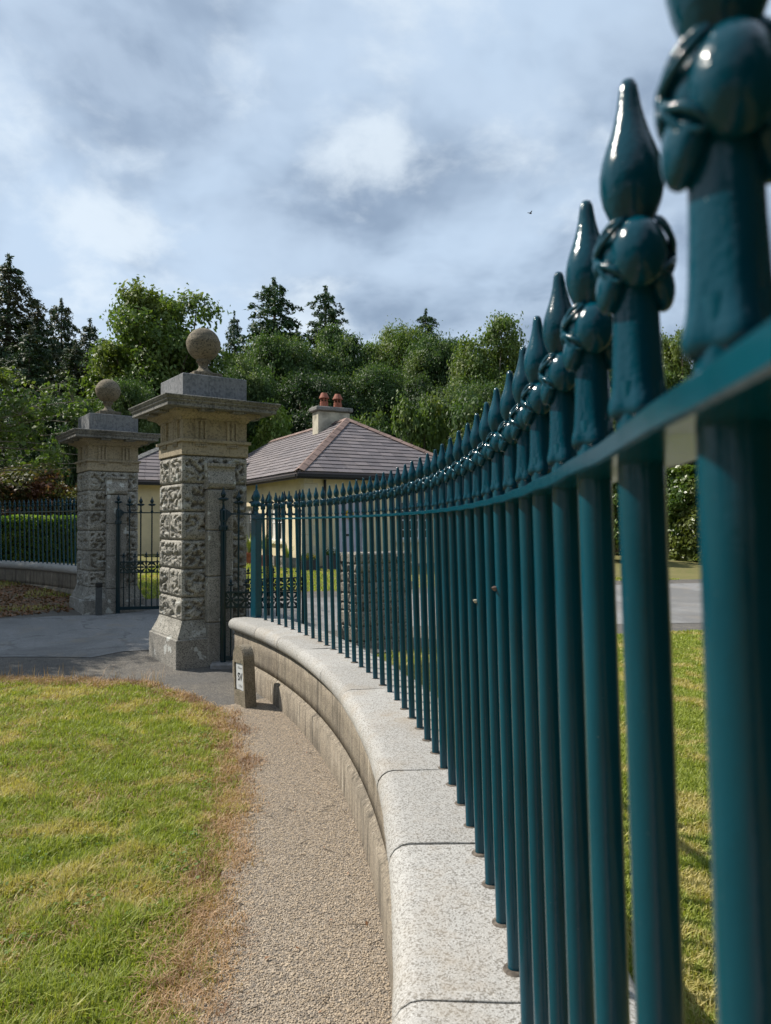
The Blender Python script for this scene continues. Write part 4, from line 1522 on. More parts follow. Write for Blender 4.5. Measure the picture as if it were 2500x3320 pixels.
def conifer_meshes(seed, H, rad, rows, leaf, droop=0.35, power=0.62):
    rs = np.random.RandomState(seed)
    cents, nrms = [], []
    tb = MB()
    tb.tube([(0, 0, -0.3), (0, 0, H * 0.5), (0, 0, H * 0.98)], [0.022 * H, 0.013 * H, 0.002 * H], 8)
    for j in range(rows):
        t = (j + rs.uniform(-0.4, 0.4)) / rows              # 0 bottom .. 1 top
        t = min(max(t, 0), 0.985)
        z = H * (0.10 + 0.885 * t)
        Lb = rad * min(1.0, ((1 - t) * 1.55) ** power) * rs.uniform(0.72, 1.1)
        nb = 8 if t < 0.8 else 6
        a0 = rs.uniform(0, 6.28)
        for b in range(nb):
            a = a0 + 6.283 * b / nb + rs.uniform(-0.35, 0.35)
            L = Lb * rs.uniform(0.55, 1.2)
            dr = np.array([math.cos(a), math.sin(a), 0])
            lat = np.array([-math.sin(a), math.cos(a), 0])
            rise = rs.uniform(-0.10, 0.25) + 0.35 * t
            nsp = max(4, int(16 * L / rad))                 # sprays along the branch
            for sp in rs.uniform(0.12, 1.0, nsp):
                k = 13
                side = rs.normal() * 0.20 * L * (1.2 - sp)
                base = dr * (sp * L) + lat * side + np.array([0, 0, z + rise * L * sp - droop * L * sp * sp])
                q = rs.uniform(0, 1, (k, 1))
                hang = dr * 0.30 * leaf * 5 * q + lat * rs.normal(size=(k, 1)) * leaf * 0.9 + np.array([0, 0, -1]) * q * leaf * rs.uniform(1.0, 3.2)
                cents.append(base + hang + rs.normal(size=(k, 3)) * leaf * 0.45)
                nn = np.array([0, 0, 0.7]) + dr * 0.45 + rs.normal(size=(k, 3)) * 0.5
                nrms.append(nn / np.linalg.norm(nn, axis=1, keepdims=True))
            if b % 2 == 0 and t < 0.95:
                tb.tube([(0, 0, z), tuple(dr * L * 0.5 + np.array([0, 0, z + (rise * 0.5 - droop * 0.25) * L])), tuple(dr * L * 0.92 + np.array([0, 0, z + (rise * 0.92 - droop * 0.84) * L]))], [0.004 * H * (1 - t) + 0.01, 0.02, 0.006], 4)
    k = 60
    P = np.zeros((k, 3)); P[:, 2] = rs.uniform(H * 0.95, H * 1.01, k); P[:, :2] = rs.normal(size=(k, 2)) * 0.08
    cents.append(P); nrms.append(unit(rs, k))
    P, Nn = np.concatenate(cents), np.concatenate(nrms)
    v, q = leaf_quads(P, Nn, leaf, rs, 0.40)
    return np_mesh('crown', v, q), smoothed(tb.mesh('trunk'))


ASH = decid_meshes(29, 5.0, 5.6, 60, 22, 40, 0.115, cz=6.4, loose=1.15, spread=(0.30, 0.86), lsize=(0.16, 0.27))
DEC = [decid_meshes(3, 5.0, 5.2, 22, 40, 60, 0.112, cz=6.2), decid_meshes(8, 5.0, 5.6, 26, 38, 56, 0.108, cz=6.4, loose=1.0),
       decid_meshes(14, 5.0, 4.6, 18, 50, 64, 0.115, cz=5.6), decid_meshes(23, 5.0, 5.4, 24, 34, 52, 0.108, loose=1.2, cz=6.3)]
DEC_TOP = [11.6, 12.2, 10.4, 12.0]
CON = [conifer_meshes(5, 18, 4.2, 30, 0.15, 0.42), conifer_meshes(9, 15, 3.4, 22, 0.15, 0.35, 0.5)]
CON_TOP = [18, 15]
SHR = [decid_meshes(31, 2.2, 1.7, 12, 26, 40, 0.085, cz=1.5, skirt=-0.7), decid_meshes(37, 2.2, 1.9, 14, 26, 36, 0.08, cz=1.7, loose=1.2, skirt=-0.7)]
SHR_TOP = [3.35, 3.8]


def plant(name, label, cat, meshes, mesh_h, px, top, d, hw, mat, rot, bark=BARK, group=None, base=None, mesh_r=5.0):
    """px/top: where its axis and tip stand in the photograph at distance d; hw: half width there"""
    x = (px - 833) / 1600 * d
    zt = EYE + (1131 - top) / 1600 * d
    z0 = gz(x, d) if base is None else base
    sz = (zt - z0) / mesh_h
    sx = hw / 1600 * d / mesh_r
    root = thing(name, label, cat, (x, d, z0), R(rot), group)
    root.scale = (sx, sx, sz)
    for nm, me, mt in (('crown', meshes[0], mat), ('trunk', meshes[1], bark)):
        if len(me.materials) == 0:
            me.materials.append(mt)
        o = link(nm, me, None, root)
        o.material_slots[0].link = 'OBJECT'
        o.material_slots[0].material = mt
    return root


G = 'trees of the wooded slope'
FOREST = [
    # kind, label, mesh, px, top, d, half width, material, rotation
    ('c', 'tallest dark spruce at the left edge of the wooded slope', 0, 15, 550, 48, 150, NEEDLE, 10),
    ('c', 'slim spruce just right of the tallest spruce on the left', 1, 130, 645, 52, 80, NEEDLE, 80),
    ('c', 'dark spruce low in the gap left of the tall ash', 0, 192, 688, 50, 95, NEEDLE, 200),
    ('c', 'short spruce between the two left-hand spruces', 1, 78, 655, 50, 75, NEEDLE, 150),
    ('c', 'broad dark conifer rising behind the near pillar, right of the ash', 1, 592, 600, 60, 115, NEEDLE2, 40),
    ('c', 'pointed conifer above the cottage chimney', 1, 703, 618, 64, 90, NEEDLE2, 120),
    ('c', 'small conifer tip left of the round sycamore', 1, 920, 668, 64, 75, NEEDLE2, 250),
    ('c', 'conifer half hidden between ash and broad conifer', 0, 505, 672, 62, 60, NEEDLE2, 300),
    ('d', 'tall loose ash tree behind the two gate pillars', 9, 345, 580, 38, 185, LEAF_OLIVE, 20),
    ('d', 'leafy tree filling the slope left of the ash', 1, 235, 720, 43, 85, LEAF_MID, 70),
    ('c', 'wide dark spruce behind the far pillar ball', 0, 160, 735, 40, 120, NEEDLE, 170),
    ('c', 'brownish spruce low at the left edge of the slope', 0, 62, 705, 37, 130, NEEDLE, 35),
    ('d', 'tree right of the near stone ball', 1, 520, 745, 41, 95, LEAF_MID, 110),
    ('d', 'tree in front of the broad dark conifer', 0, 610, 690, 47, 90, LEAF_MID, 230),
    ('d', 'tree under the pointed conifer', 2, 735, 676, 50, 95, LEAF_MID, 310),
    ('d', 'wide tree in the middle of the slope skyline', 1, 850, 678, 50, 100, LEAF_OLIVE, 15),
    ('d', 'tree under the small conifer tip', 0, 940, 694, 47, 92, LEAF_MID, 95),
    ('d', 'dark round tree just left of the sycamore', 2, 990, 712, 46, 80, LEAF_DARK, 205),
    ('d', 'large round sycamore right of centre on the skyline', 2, 1065, 652, 42, 118, LEAF_OLIVE, 60),
    ('d', 'dark tree behind the railing tips, right of the sycamore', 0, 1185, 735, 44, 85, LEAF_DARK, 140),
    ('d', 'tree low behind the chimney pots', 0, 690, 775, 41, 100, LEAF_DARK, 190),
    ('d', 'tree low above the cottage ridge end', 1, 810, 770, 42, 95, LEAF_MID, 280),
    ('d', 'tree below the wide skyline tree', 2, 920, 790, 40, 90, LEAF_DARK, 330),
    ('d', 'dark tree below the round sycamore', 0, 1020, 800, 38, 85, LEAF_MID, 35),
    ('d', 'tree below the ash behind the near pillar', 1, 430, 800, 34, 90, LEAF_DARK, 5),
    ('d', 'ivy-green tree between the two pillars', 0, 285, 790, 33, 75, LEAF_MID, 260),
    ('d', 'dark tree behind the far pillar cornice', 0, 120, 830, 31, 90, LEAF_DARK, 75),
    ('d', 'tree behind the railing left of the third spear', 1, 1290, 720, 40, 90, LEAF_MID, 220),
    ('d', 'tree behind the railing between the second and third spears', 2, 1380, 740, 36, 80, LEAF_OLIVE, 125),
    ('d', 'airy tree seen between the two nearest spears', 9, 1475, 668, 32, 95, LEAF_OLIVE, 290),
    ('d', 'tree behind the nearest spear at the right edge', 1, 1620, 690, 34, 110, LEAF_MID, 45),
]
for kd, lab, mi, px, top, d, hw, mt, rot in FOREST:
    if kd == 'c':
        plant('conifer_tree', lab, 'conifer', CON[mi], CON_TOP[mi], px, top, d, hw, mt, rot, group=G, mesh_r=(4.2, 3.4)[mi])
    elif mi == 9:
        plant('broadleaf_tree', lab, 'tree', ASH, 11.9, px, top, d, hw, mt, rot, group=G)
    else:
        plant('broadleaf_tree', lab, 'tree', DEC[mi], DEC_TOP[mi], px, top, d, hw, mt, rot, bark=BARK_PALE if mt is LEAF_OLIVE else BARK, group=G)

SHRUBS = [
    ('bright green bush behind the cottage roof, right of the near pillar', 0, 610, 862, 36, 90, LEAF_BRIGHT, 0),
    ('olive bush right of the chimney', 1, 790, 868, 35, 75, LEAF_MID, 50),
    ('olive bush behind the right hip of the cottage roof', 0, 905, 842, 34, 85, LEAF_OLIVE, 110),
    ('tall bush behind the right end of the cottage roof', 1, 1010, 826, 33, 85, LEAF_MID, 170),
    ('bush behind the railing right of the cottage', 0, 1120, 850, 32, 80, LEAF_DARK, 230),
    ('rusty leaved shrub behind the far railing', 1, 60, 985, 24.5, 130, LEAF_RUST, 20),
    ('rust-tipped shrub against the far pillar', 0, 168, 1035, 25.5, 60, LEAF_RUST, 95),
    ('dark evergreen bush between far pillar and shrubs', 0, 150, 905, 27, 80, LEAF_DARK, 260),
    ('bush across the drive behind the clustered bars', 0, 1310, 1010, 27, 90, LAUREL, 300),
]
for lab, mi, px, top, d, hw, mt, rot in SHRUBS:
    plant('shrub', lab, 'bush', SHR[mi], SHR_TOP[mi], px, top, d, hw, mt, rot, group='bushes round the cottage and drive', mesh_r=2.2)

# sparse tree with pale branches reaching in from the left
st = thing('sparse_tree', 'tree with pale bare branches and light green sprays at the left edge', 'tree', (-12.0, 18.3, gz(-12.0, 18.3)))
rs = np.random.RandomState(77)
tb = MB()
tb.tube([(0, 0, -0.3), (0.15, 0, 1.2), (0.3, 0.1, 2.2), (0.4, 0.0, 2.9), (0.3, -0.1, 3.6), (0.5, 0, 4.4)], [0.20, 0.16, 0.14, 0.11, 0.07, 0.02], 8)
cents, nrms = [], []
for i in range(20):
    z0 = rs.uniform(1.7, 3.7)
    a = rs.uniform(-0.55, 0.25) if i < 15 else rs.uniform(1.5, 4.8)
    L = rs.uniform(3.0, 5.2) if i < 15 else rs.uniform(1.5, 2.5)
    el = rs.uniform(-0.02, 0.42)
    pts = []
    for s in np.linspace(0, 1, 7):
        wob = 0.10 * np.array([math.sin(5 * s + i), math.cos(4 * s + i * 2), math.sin(6 * s + i * 3)]) * s
        p = np.array([0.35, 0, z0]) + np.array([math.cos(a) * math.cos(el), math.sin(a) * math.cos(el), math.sin(el)]) * L * s + wob
        p[2] += 0.35 * math.sin(s * 3) * (1 - s)
        pts.append(p)
    tb.tube(pts, [0.035, 0.030, 0.024, 0.019, 0.014, 0.009, 0.004], 5)
    for s in rs.uniform(0.35, 1.0, 11):
        q = pts[min(6, int(s * 6))] * 1.0
        d = unit(rs, 1)[0]
        d[2] = abs(d[2]) * 0.9 + 0.15
        tl = rs.uniform(0.25, 0.75)
        tip = q + d * tl
        tb.tube([q, (q + tip) / 2 + rs.normal(size=3) * 0.03, tip], [0.008, 0.005, 0.002], 4)
        k = rs.randint(16, 34)
        P = q + (tip - q) * rs.uniform(0.25, 1.08, (k, 1)) + rs.normal(size=(k, 3)) * 0.055
        cents.append(P)
        nn = np.array([0, -0.2, 0.6]) + rs.normal(size=(k, 3)) * 0.6
        nrms.append(nn / np.linalg.norm(nn, axis=1, keepdims=True))
v, q = leaf_quads(np.concatenate(cents), np.concatenate(nrms), 0.062, rs, 0.6)
link('crown', np_mesh('crown', v, q), LEAF_OLIVE, st)
tb.build('trunk', BARK_PALE, st, smooth=True)

# first four are roadside trees just outside the frame, whose shade lies over the road and far pillar
for lab, mi, x, y, sx, sz, rot, mt in (
        ('roadside tree left of the frame that shades the road', 0, -11.9, 12.6, 0.50, 0.78, 0, LEAF_MID),
        ('taller roadside tree left of the frame that shades the far pillar', 1, -13.4, 16.0, 0.58, 1.02, 90, LEAF_MID),
        ('second tall roadside tree left of the frame beyond the far pillar', 2, -16.4, 19.2, 0.46, 0.95, 200, LEAF_DARK),
        ('smaller roadside tree left of the frame, back from the kerb', 0, -15.6, 13.4, 0.5, 0.95, 140, LEAF_DARK),  # the rest are unseen trees added to darken the bars' shaded sides
        ('unseen tree added on the inner lawn right of the frame to block sky light', 1, 10.5, 4.5, 0.95, 1.0, 30, LEAF_DARK),
        ('unseen tree added on the inner lawn behind the camera to block sky light', 0, 8.5, -5.5, 1.0, 1.05, 210, LEAF_DARK),
        ('unseen tree added behind the camera by the path to block sky light', 2, 1.5, -12.0, 1.0, 1.1, 60, LEAF_DARK),
        ('broad unseen tree added across the road behind the camera', 0, -9.0, -22.0, 1.3, 1.1, 15, LEAF_DARK),
        ('tall unseen tree added across the road behind the camera, further left', 1, -19.0, -17.0, 1.3, 1.1, 100, LEAF_MID),
        ('dark unseen tree added far behind the camera on the left', 2, -27.0, -9.0, 1.3, 1.1, 250, LEAF_DARK),
        ('unseen tree added far behind the camera on the right', 0, 13.0, -13.0, 1.3, 1.15, 310, LEAF_DARK),
        ('unseen tree added straight behind the camera beyond the lawn', 1, 3.0, -25.0, 1.3, 1.2, 170, LEAF_MID)):
    r = thing('off_frame_tree', lab, 'tree', (x, y, gz(x, y)), R(rot), 'roadside trees left of the gate')
    r.scale = (sx, sx, sz)
    for nm, me, m2 in (('crown', DEC[mi][0], mt), ('trunk', DEC[mi][1], BARK)):
        o = link(nm, me, None, r)
        o.material_slots[0].link = 'OBJECT'
        o.material_slots[0].material = m2


def hedge(label, x0, x1, y0, y1, z0, z1, n, mat, leaf=0.05, seed=1, rot=0.0, lump=0.06):
    rs = np.random.RandomState(seed)
    cx, cy = (x0 + x1) / 2, (y0 + y1) / 2
    root = thing('hedge', label, 'hedge', (cx, cy, z0), rot)
    a, b, h = (x1 - x0) / 2, (y1 - y0) / 2, z1 - z0
    areas = np.array([2 * a * 2 * b, 2 * a * h, 2 * a * h * 0.4, 2 * b * h, 2 * b * h])
    pick = rs.choice(5, n, p=areas / areas.sum())
    u, v = rs.uniform(-1, 1, n), rs.uniform(0, 1, n)
    w = rs.uniform(-1, 1, n)
    P = np.zeros((n, 3)); N = np.zeros((n, 3))
    for k, (fx, fy, fz, nr) in enumerate(((u * a, w * b, np.full(n, h), (0, 0, 1)), (u * a, np.full(n, -b), v * h, (0, -1, 0)), (u * a, np.full(n, b), v * h, (0, 1, 0)),
                                          (np.full(n, -a), w * b, v * h, (-1, 0, 0)), (np.full(n, a), w * b, v * h, (1, 0, 0)))):
        m = pick == k
        P[m] = np.stack([fx, fy, fz], 1)[m]
        N[m] = nr
    rc = 0.5
    m = (pick == 1) & (P[:, 2] > h - rc)
    aa = (P[m, 2] - (h - rc)) / rc * math.pi / 2
    P[m, 1] += rc * (1 - np.cos(aa)); P[m, 2] = h - rc + rc * np.sin(aa)
    N[m] = np.stack([np.zeros(m.sum()), -np.cos(aa), np.sin(aa)], 1)
    bumpy = np.array([noise.noise((p[0] * 1.6 + seed, p[1] * 1.6, p[2] * 1.6)) for p in P])
    P += N * (bumpy * lump + np.where(pick == 0, rs.uniform(-0.06, 0.16, n), rs.uniform(-0.10, 0.04, n)))[:, None]
    nn = N * 0.7 + np.array([0, 0, 0.35]) + rs.normal(size=(n, 3)) * 0.5
    nn /= np.linalg.norm(nn, axis=1, keepdims=True)
    vv, q = leaf_quads(P, nn, leaf, rs, 0.6)
    link('foliage', np_mesh('foliage', vv, q), mat, root)
    sb = MB()
    for i in range(int((x1 - x0) / 0.5)):
        x = -a + 0.3 + i * 0.5
        for j in range(4):
            sb.tube([(x, 0, -0.1), (x + rs.uniform(-0.2, 0.2), rs.uniform(-0.3, 0.3), h * 0.5), (x + rs.uniform(-0.3, 0.3), rs.uniform(-b * 0.7, b * 0.7), h * 0.9)], [0.03, 0.02, 0.008], 5)
    sb.build('stems', BARK, root)
    # inner foliage mass
    m = n // 2
    P2_ = np.stack([rs.uniform(-a, a, m), rs.uniform(-b, b, m), rs.uniform(0, h, m)], 1) * 0.93
    vv, q = leaf_quads(P2_, unit(rs, m), leaf * 1.9, rs, 0.7)
    link('inner_foliage', np_mesh('inner_foliage', vv, q), mat, root)
    return root


hedge('clipped green hedge behind the far railing', -15.6, -8.4, 21.4, 22.9, 0.35, 1.86, 30000, HEDGE_LEAF, 0.05, 3)


hedge('glossy sunlit laurel hedge across the drive, seen between the nearest bars', 6.5, 18.5, 26.6, 28.4, 0.35, 3.75, 30000, LAUREL, 0.085, 6, R(-52), 0.25)
ADDED_HEDGE_LEAF = leaf_mat('added_hedge_leaves', (0.014, 0.030, 0.012), (0.030, 0.052, 0.020), trans=0.1)
hedge('tall dark unseen hedge added right of the frame to block sky light', 2.6, 4.2, -9.0, 1.6, 0.0, 3.6, 26000, ADDED_HEDGE_LEAF, 0.07, 9)  # unseen hedge added to keep sky light off the bars' shaded sides


# ------------------------------------------------------------------ pots and planters by the cottage
def strap_plant(parent, x, y, z, n, h, spread, mat, seed):
    rs = np.random.RandomState(seed)
    vs, qs = [], []
    for i in range(n):
        a = rs.uniform(0, 6.28); L = h * rs.uniform(0.6, 1.1); sp = spread * rs.uniform(0.3, 1.1)
        d = np.array([math.cos(a), math.sin(a), 0]); s = np.array([-math.sin(a), math.cos(a), 0]) * 0.016
        b = len(vs)
        for t, wd in ((0, 0.8), (0.35, 1.0), (0.7, 0.8), (1.0, 0.1)):
            p = np.array([x, y, z]) + d * (0.05 + sp * t * t) + np.array([0, 0, L * (t - 0.25 * t * t)])
            vs += [p - s * wd, p + s * wd]
        qs += [(b + 2 * k, b + 2 * k + 1, b + 2 * k + 3, b + 2 * k + 2) for k in range(3)]
    return link('strap_leaves', np_mesh('strap_leaves', vs, qs), mat, parent)


def wpt(px, d):
    return (px - 1250) / 2400 * d


for lab, px, d, hgt, sd in (('terracotta pot of strap leaves under the cottage window', 862, 21.6, 0.34, 1),
                            ('terracotta pot of strap leaves beside the near pillar edge', 812, 22.4, 0.34, 2)):
    x = wpt(px, d)
    r = thing('flower_pot', lab, 'flower pot', (x, d, gz(x, d)))
    MB().lathe([(0.13, 0), (0.19, hgt - 0.06), (0.215, hgt - 0.055), (0.215, hgt), (0.18, hgt), (0.17, hgt - 0.05), (0.02, hgt - 0.05)], 20).build('pot', TERRACOTTA, r, smooth=False)
    strap_plant(r, 0, 0, hgt - 0.05, 34, 0.85, 0.38, POTLEAF, sd)
for lab, px, d, wd, mt, kindp, sd in (('grey stone trough with upright green leaves by the cottage corner', 932, 21.4, 0.42, PLANTER_GREY, 'strap', 5),
                                      ('dark trough of yellow flowers at the cottage corner', 1000, 20.9, 0.46, PLANTER_DARK, 'yellow', 6),
                                      ('dark planter beside the cottage door', 1078, 21.3, 0.42, PLANTER_DARK, 'bush', 7),
                                      ('low grey trough against the cream wall', 905, 22.0, 0.40, PLANTER_GREY, 'none', 8)):
    x = wpt(px, d)
    r = thing('planter', lab, 'planter', (x, d, gz(x, d)), CA)
    h = 0.30 if kindp != 'bush' else 0.42
    MB().box(-wd / 2, wd / 2, -0.15, -0.12, 0, h).box(-wd / 2, wd / 2, 0.12, 0.15, 0, h).box(-wd / 2, -wd / 2 + 0.03, -0.119, 0.119, 0, h).box(wd / 2 - 0.03, wd / 2, -0.119, 0.119, 0, h).box(-wd / 2 + 0.031, wd / 2 - 0.031, -0.119, 0.119, 0, h - 0.04).build('trough', mt, r)
    if kindp == 'strap':
        strap_plant(r, 0, 0, h - 0.05, 40, 0.60, 0.22, POTLEAF, sd)
    elif kindp != 'none':
        rs = np.random.RandomState(sd)
        k = 500
        P = np.stack([rs.uniform(-wd / 2, wd / 2, k), rs.uniform(-0.14, 0.14, k), h - 0.03 + np.abs(rs.normal(size=k)) * 0.10], 1)
        v, q = leaf_quads(P, unit(rs, k), 0.03, rs)
        link('foliage', np_mesh('foliage', v, q), LEAF_DARK if kindp == 'bush' else LEAF_MID, r)
        k = 90
        P = np.stack([rs.uniform(-wd / 2, wd / 2, k), rs.uniform(-0.14, 0.14, k), h + 0.06 + np.abs(rs.normal(size=k)) * 0.06], 1)
        v, q = leaf_quads(P, unit(rs, k), 0.022, rs, 0.9)
        link('flowers', np_mesh('flowers', v, q), YELLOW if kindp == 'yellow' else STRAWWHITE, r)


# ------------------------------------------------------------------ grass, gravel, litter
def blades(P, h, wd, rs, lean=0.5, bend=0.5):
    n = len(P)
    a = rs.uniform(0, 2 * math.pi, n)
    d = np.stack([np.cos(a), np.sin(a), np.zeros(n)], 1)
    s = np.stack([-np.sin(a), np.cos(a), np.zeros(n)], 1) * (wd / 2)[:, None]
    ln = np.abs(rs.normal(size=n)) * lean
    up = np.array([0, 0, 1.0])
    m = P + up * (h * 0.55)[:, None] + d * (h * ln * 0.35)[:, None]
    e = P + up * (h * (1 - 0.25 * np.minimum(ln, 1.5) * bend))[:, None] + d * (h * ln)[:, None]
    e[:, 2] = np.maximum(e[:, 2], P[:, 2] + 0.004)
    v = np.stack([P - s, P + s, m + s * 0.8, m - s * 0.8, e], 1).reshape(-1, 3)
    b = np.arange(n, dtype=np.int32)[:, None] * 5
    return v, b + np.array([[0, 1, 2, 3]], np.int32), b + np.array([[3, 2, 4]], np.int32)


def gz_arr(x, y):
    s = (x - S0.x) * EL.x + (y - S0.y) * EL.y
    s = 1.2 * np.where(s < 24, np.log1p(np.exp(np.minimum(s, 24) / 1.2)), s / 1.2)
    return 0.045 * np.minimum(s, 16) + 0.01 * np.maximum(0, s - 16)


def nz(x, y, sc, sd=0.0):
    return np.array([noise.noise((a * sc, b * sc, sd)) for a, b in zip(x, y)])


def lawn_dist(x, y):
    """distance-like measure inside the front lawn (positive inside)"""
    rr = np.sqrt((x - C1.x) ** 2 + (y - C1.y) ** 2)
    w = np.interp(y, [-3, 2.6, 4.0, 5.0, 6.5, 7.2], [0.80, 0.71, 0.645, 0.585, 0.46, 0.42])
    d1 = (RB - 0.275 - w) - rr
    ytop = np.interp(x, [-8, -6.4, -4.2, -2.7, -2.0, -1.45], [7.5, 8.22, 8.28, 8.18, 7.62, 6.9])
    return np.minimum(d1, (ytop - y) * 0.9)


rs = np.random.RandomState(5)
n = 420000
y = rs.uniform(1.7, 8.5, n) ** 1.0
x = -rs.uniform(0.0, 1.0, n) * (0.60 * y + 0.9)
dist = lawn_dist(x, y) 
keep = (rs.uniform(0, 1, n) < np.clip(2.9 / (y * 0.66), 0.3, 1.0)) & (dist > -0.02)
x, y, dist = x[keep], y[keep], dist[keep]
edge_n = nz(x, y, 2.2, 3.0) * 0.13 + nz(x, y, 7.0, 5.0) * 0.05
dd = dist + edge_n
clump = nz(x, y, 5.5, 9.0)
g = (dd > 0.05) & (rs.uniform(0, 1, len(x)) < 0.62 + 0.5 * clump + 0.25)
gx, gy = x[g], y[g]
hh = (0.026 + 0.026 * clump[g] + 0.030 * rs.uniform(0, 1, g.sum()) ** 1.5) * np.clip(0.7 + dd[g] * 0.8, 0.7, 1.15)
P = np.stack([gx, gy, gz_arr(gx, gy) - 0.002], 1)
v, q, t = blades(P, np.maximum(hh, 0.014), np.full(len(gx), 0.0038) + 0.0006 * gy, rs, 0.75)
kind(link('lawn_grass', np_mesh('lawn_grass', v, q, t), GRASS), 'stuff', 'sunlit short lawn grass left of the gravel path')

# dry straw fringe along the path edge
n = 190000
y = rs.uniform(1.7, 8.3, n)
x = -rs.uniform(0.0, 1.0, n) * (0.60 * y + 0.9)
dist = lawn_dist(x, y)
dd = dist + nz(x, y, 2.2, 3.0) * 0.13 + nz(x, y, 7.0, 5.0) * 0.05
pr_ = np.clip(1.35 - np.abs(dd - 0.09) / 0.15, 0, 1) * np.clip(0.85 + 0.8 * nz(x, y, 3.5, 31.0), 0.25, 1) + 0.13 * (dd > 0.1) * (nz(x, y, 1.3, 21.0) > -0.1)
k = (rs.uniform(0, 1, n) < pr_) & (dd > -0.06)
x, y = x[k], y[k]
extra = 9
xx = np.repeat(x, 2) + rs.normal(size=2 * len(x)) * 0.03
yy = np.repeat(y, 2) + rs.normal(size=2 * len(x)) * 0.03
P = np.stack([xx, yy, gz_arr(xx, yy) + 0.004], 1)
v, q, t = blades(P, rs.uniform(0.015, 0.055, len(xx)), np.full(len(xx), 0.0024) + 0.0005 * yy, rs, 1.3, 0.8)
kind(link('dry_grass_fringe', np_mesh('dry_grass_fringe', v, q, t), STRAW), 'stuff', 'brown dried grass fringe along the gravel path')

# clover and weed rosettes in the lawn
k = 70
wy = rs.uniform(2.4, 7.6, k); wx = -rs.uniform(0.2, 1.0, k) * (0.55 * wy + 0.3)
ok = lawn_dist(wx, wy) > 0.25
wx, wy = wx[ok], wy[ok]
m_ = 26
px_ = np.repeat(wx, m_) + rs.normal(size=len(wx) * m_) * 0.05
py_ = np.repeat(wy, m_) + rs.normal(size=len(wx) * m_) * 0.05
P = np.stack([px_, py_, gz_arr(px_, py_) + rs.uniform(0.018, 0.045, len(px_))], 1)
nn = np.array([0, 0, 1.0]) + rs.normal(size=P.shape) * 0.45
v, q = leaf_quads(P, nn / np.linalg.norm(nn, axis=1, keepdims=True), 0.011, rs, 0.75)
kind(link('lawn_weeds', np_mesh('lawn_weeds', v, q), LEAF_BRIGHT), 'stuff', 'clover and small weeds in the lawn')

# tall seed stalks at the far lawn edge and the bank by the far wall
n = 230
x = rs.uniform(-6.2, -2.4, n); y = 8.2 + rs.normal(size=n) * 0.10
P = np.stack([x, y, gz_arr(x, y)], 1)
v, q, t = blades(P, rs.uniform(0.08, 0.20, n), np.full(n, 0.005), rs, 0.45)
kind(link('seeding_grass', np_mesh('seeding_grass', v, q, t), STRAW), 'stuff', 'thin straw stalks along the lawn edge by the road')
n = 26000
x = rs.uniform(-13, -5.6, n); y = rs.uniform(10.5, 18, n)
rr = np.sqrt((x - C2.x) ** 2 + (y - C2.y) ** 2)
k = (rr < RB - 0.30) & (y > np.interp(x, [-13, -10.4, -7.9, -6.25, -5.7], [8.5, 9.5, 11.7, 12.5, 13.2])) & (nz(x, y, 0.8, 2.0) > 0.18)
x, y = x[k], y[k]
P = np.stack([x, y, gz_arr(x, y)], 1)
v, q, t = blades(P, rs.uniform(0.03, 0.09, len(x)), np.full(len(x), 0.010), rs, 0.8)
kind(link('bank_grass', np_mesh('bank_grass', v, q, t), GRASS), 'stuff', 'patchy grass on the leafy bank before the far wall')
n = 16000
x = rs.uniform(-12, -5.4, n); y = rs.uniform(10.5, 17.5, n)
rr = np.sqrt((x - C2.x) ** 2 + (y - C2.y) ** 2)
k = (rr < RB - 0.30) & (y > np.interp(x, [-13, -10.4, -7.9, -6.25, -5.5], [8.2, 9.2, 11.3, 12.1, 12.8]))
x, y = x[k], y[k]
P = np.stack([x, y, gz_arr(x, y) + 0.02], 1)
nn = np.array([0, 0, 1.0]) + rs.normal(size=P.shape) * 0.4
v, q = leaf_quads(P, nn / np.linalg.norm(nn, axis=1, keepdims=True), 0.03, rs, 0.7)
kind(link('leaf_litter', np_mesh('leaf_litter', v, q), DEADLEAF), 'stuff', 'brown fallen leaves on the bank before the far wall')

# lawn behind the near wall and in front of the cottage
n = 260000
y = np.where(rs.uniform(0, 1, n) < 0.7, rs.uniform(2.0, 12.5, n), rs.uniform(0.3, 21.0, n))
x = np.where(rs.uniform(0, 1, n) < 0.72, rs.uniform(0.27, 0.62, n) * y, rs.uniform(-0.1, 1.0, n) * (0.56 * y + 2.0))
rr = np.sqrt((x - C1.x) ** 2 + (y - C1.y) ** 2)
near_edge = np.interp(x, [-1.2, 0.2, 2, 5, 9, 20], [9.2, 10.2, 11.2, 12.2, 13.2, 14.5])
far_edge = np.interp(x, [-4.9, -3, 0, 4, 9, 20], [14.3, 15.8, 16.9, 19.4, 21.2, 23])
k = ((rr > RB + 0.29) & (y < near_edge - 0.05)) & (rs.uniform(0, 1, n) < np.clip(7 / y, 0.4, 1))
k |= (y > far_edge)
x, y = x[k], y[k]
P = np.stack([x, y, gz_arr(x, y) - 0.002], 1)
cl = nz(x, y, 4.0, 12.0)
v, q, t = blades(P, 0.035 + 0.02 * cl + 0.025 * rs.uniform(0, 1, len(x)), 0.005 + 0.0011 * y, rs, 0.75)
kind(link('inner_lawn_grass', np_mesh('inner_lawn_grass', v, q, t), GRASS), 'stuff', 'lawn grass behind the railing')
n = 30000
y = rs.uniform(14.5, 22.5, n); x = rs.uniform(-6.5, 0.3, n)
k = (y > np.interp(x, [-6.5, -4.9, -3, 0, 4], [13.8, 14.4, 15.9, 17.0, 19.4]))
lx = (x - CO.x) * CE.x + (y - CO.y) * CE.y
ly = (x - CO.x) * CL.x + (y - CO.y) * CL.y
k &= ~((lx > 0.0) & (ly > 0.0)) & ~((lx > -4.8) & (ly > 6.3))
x, y = x[k], y[k]
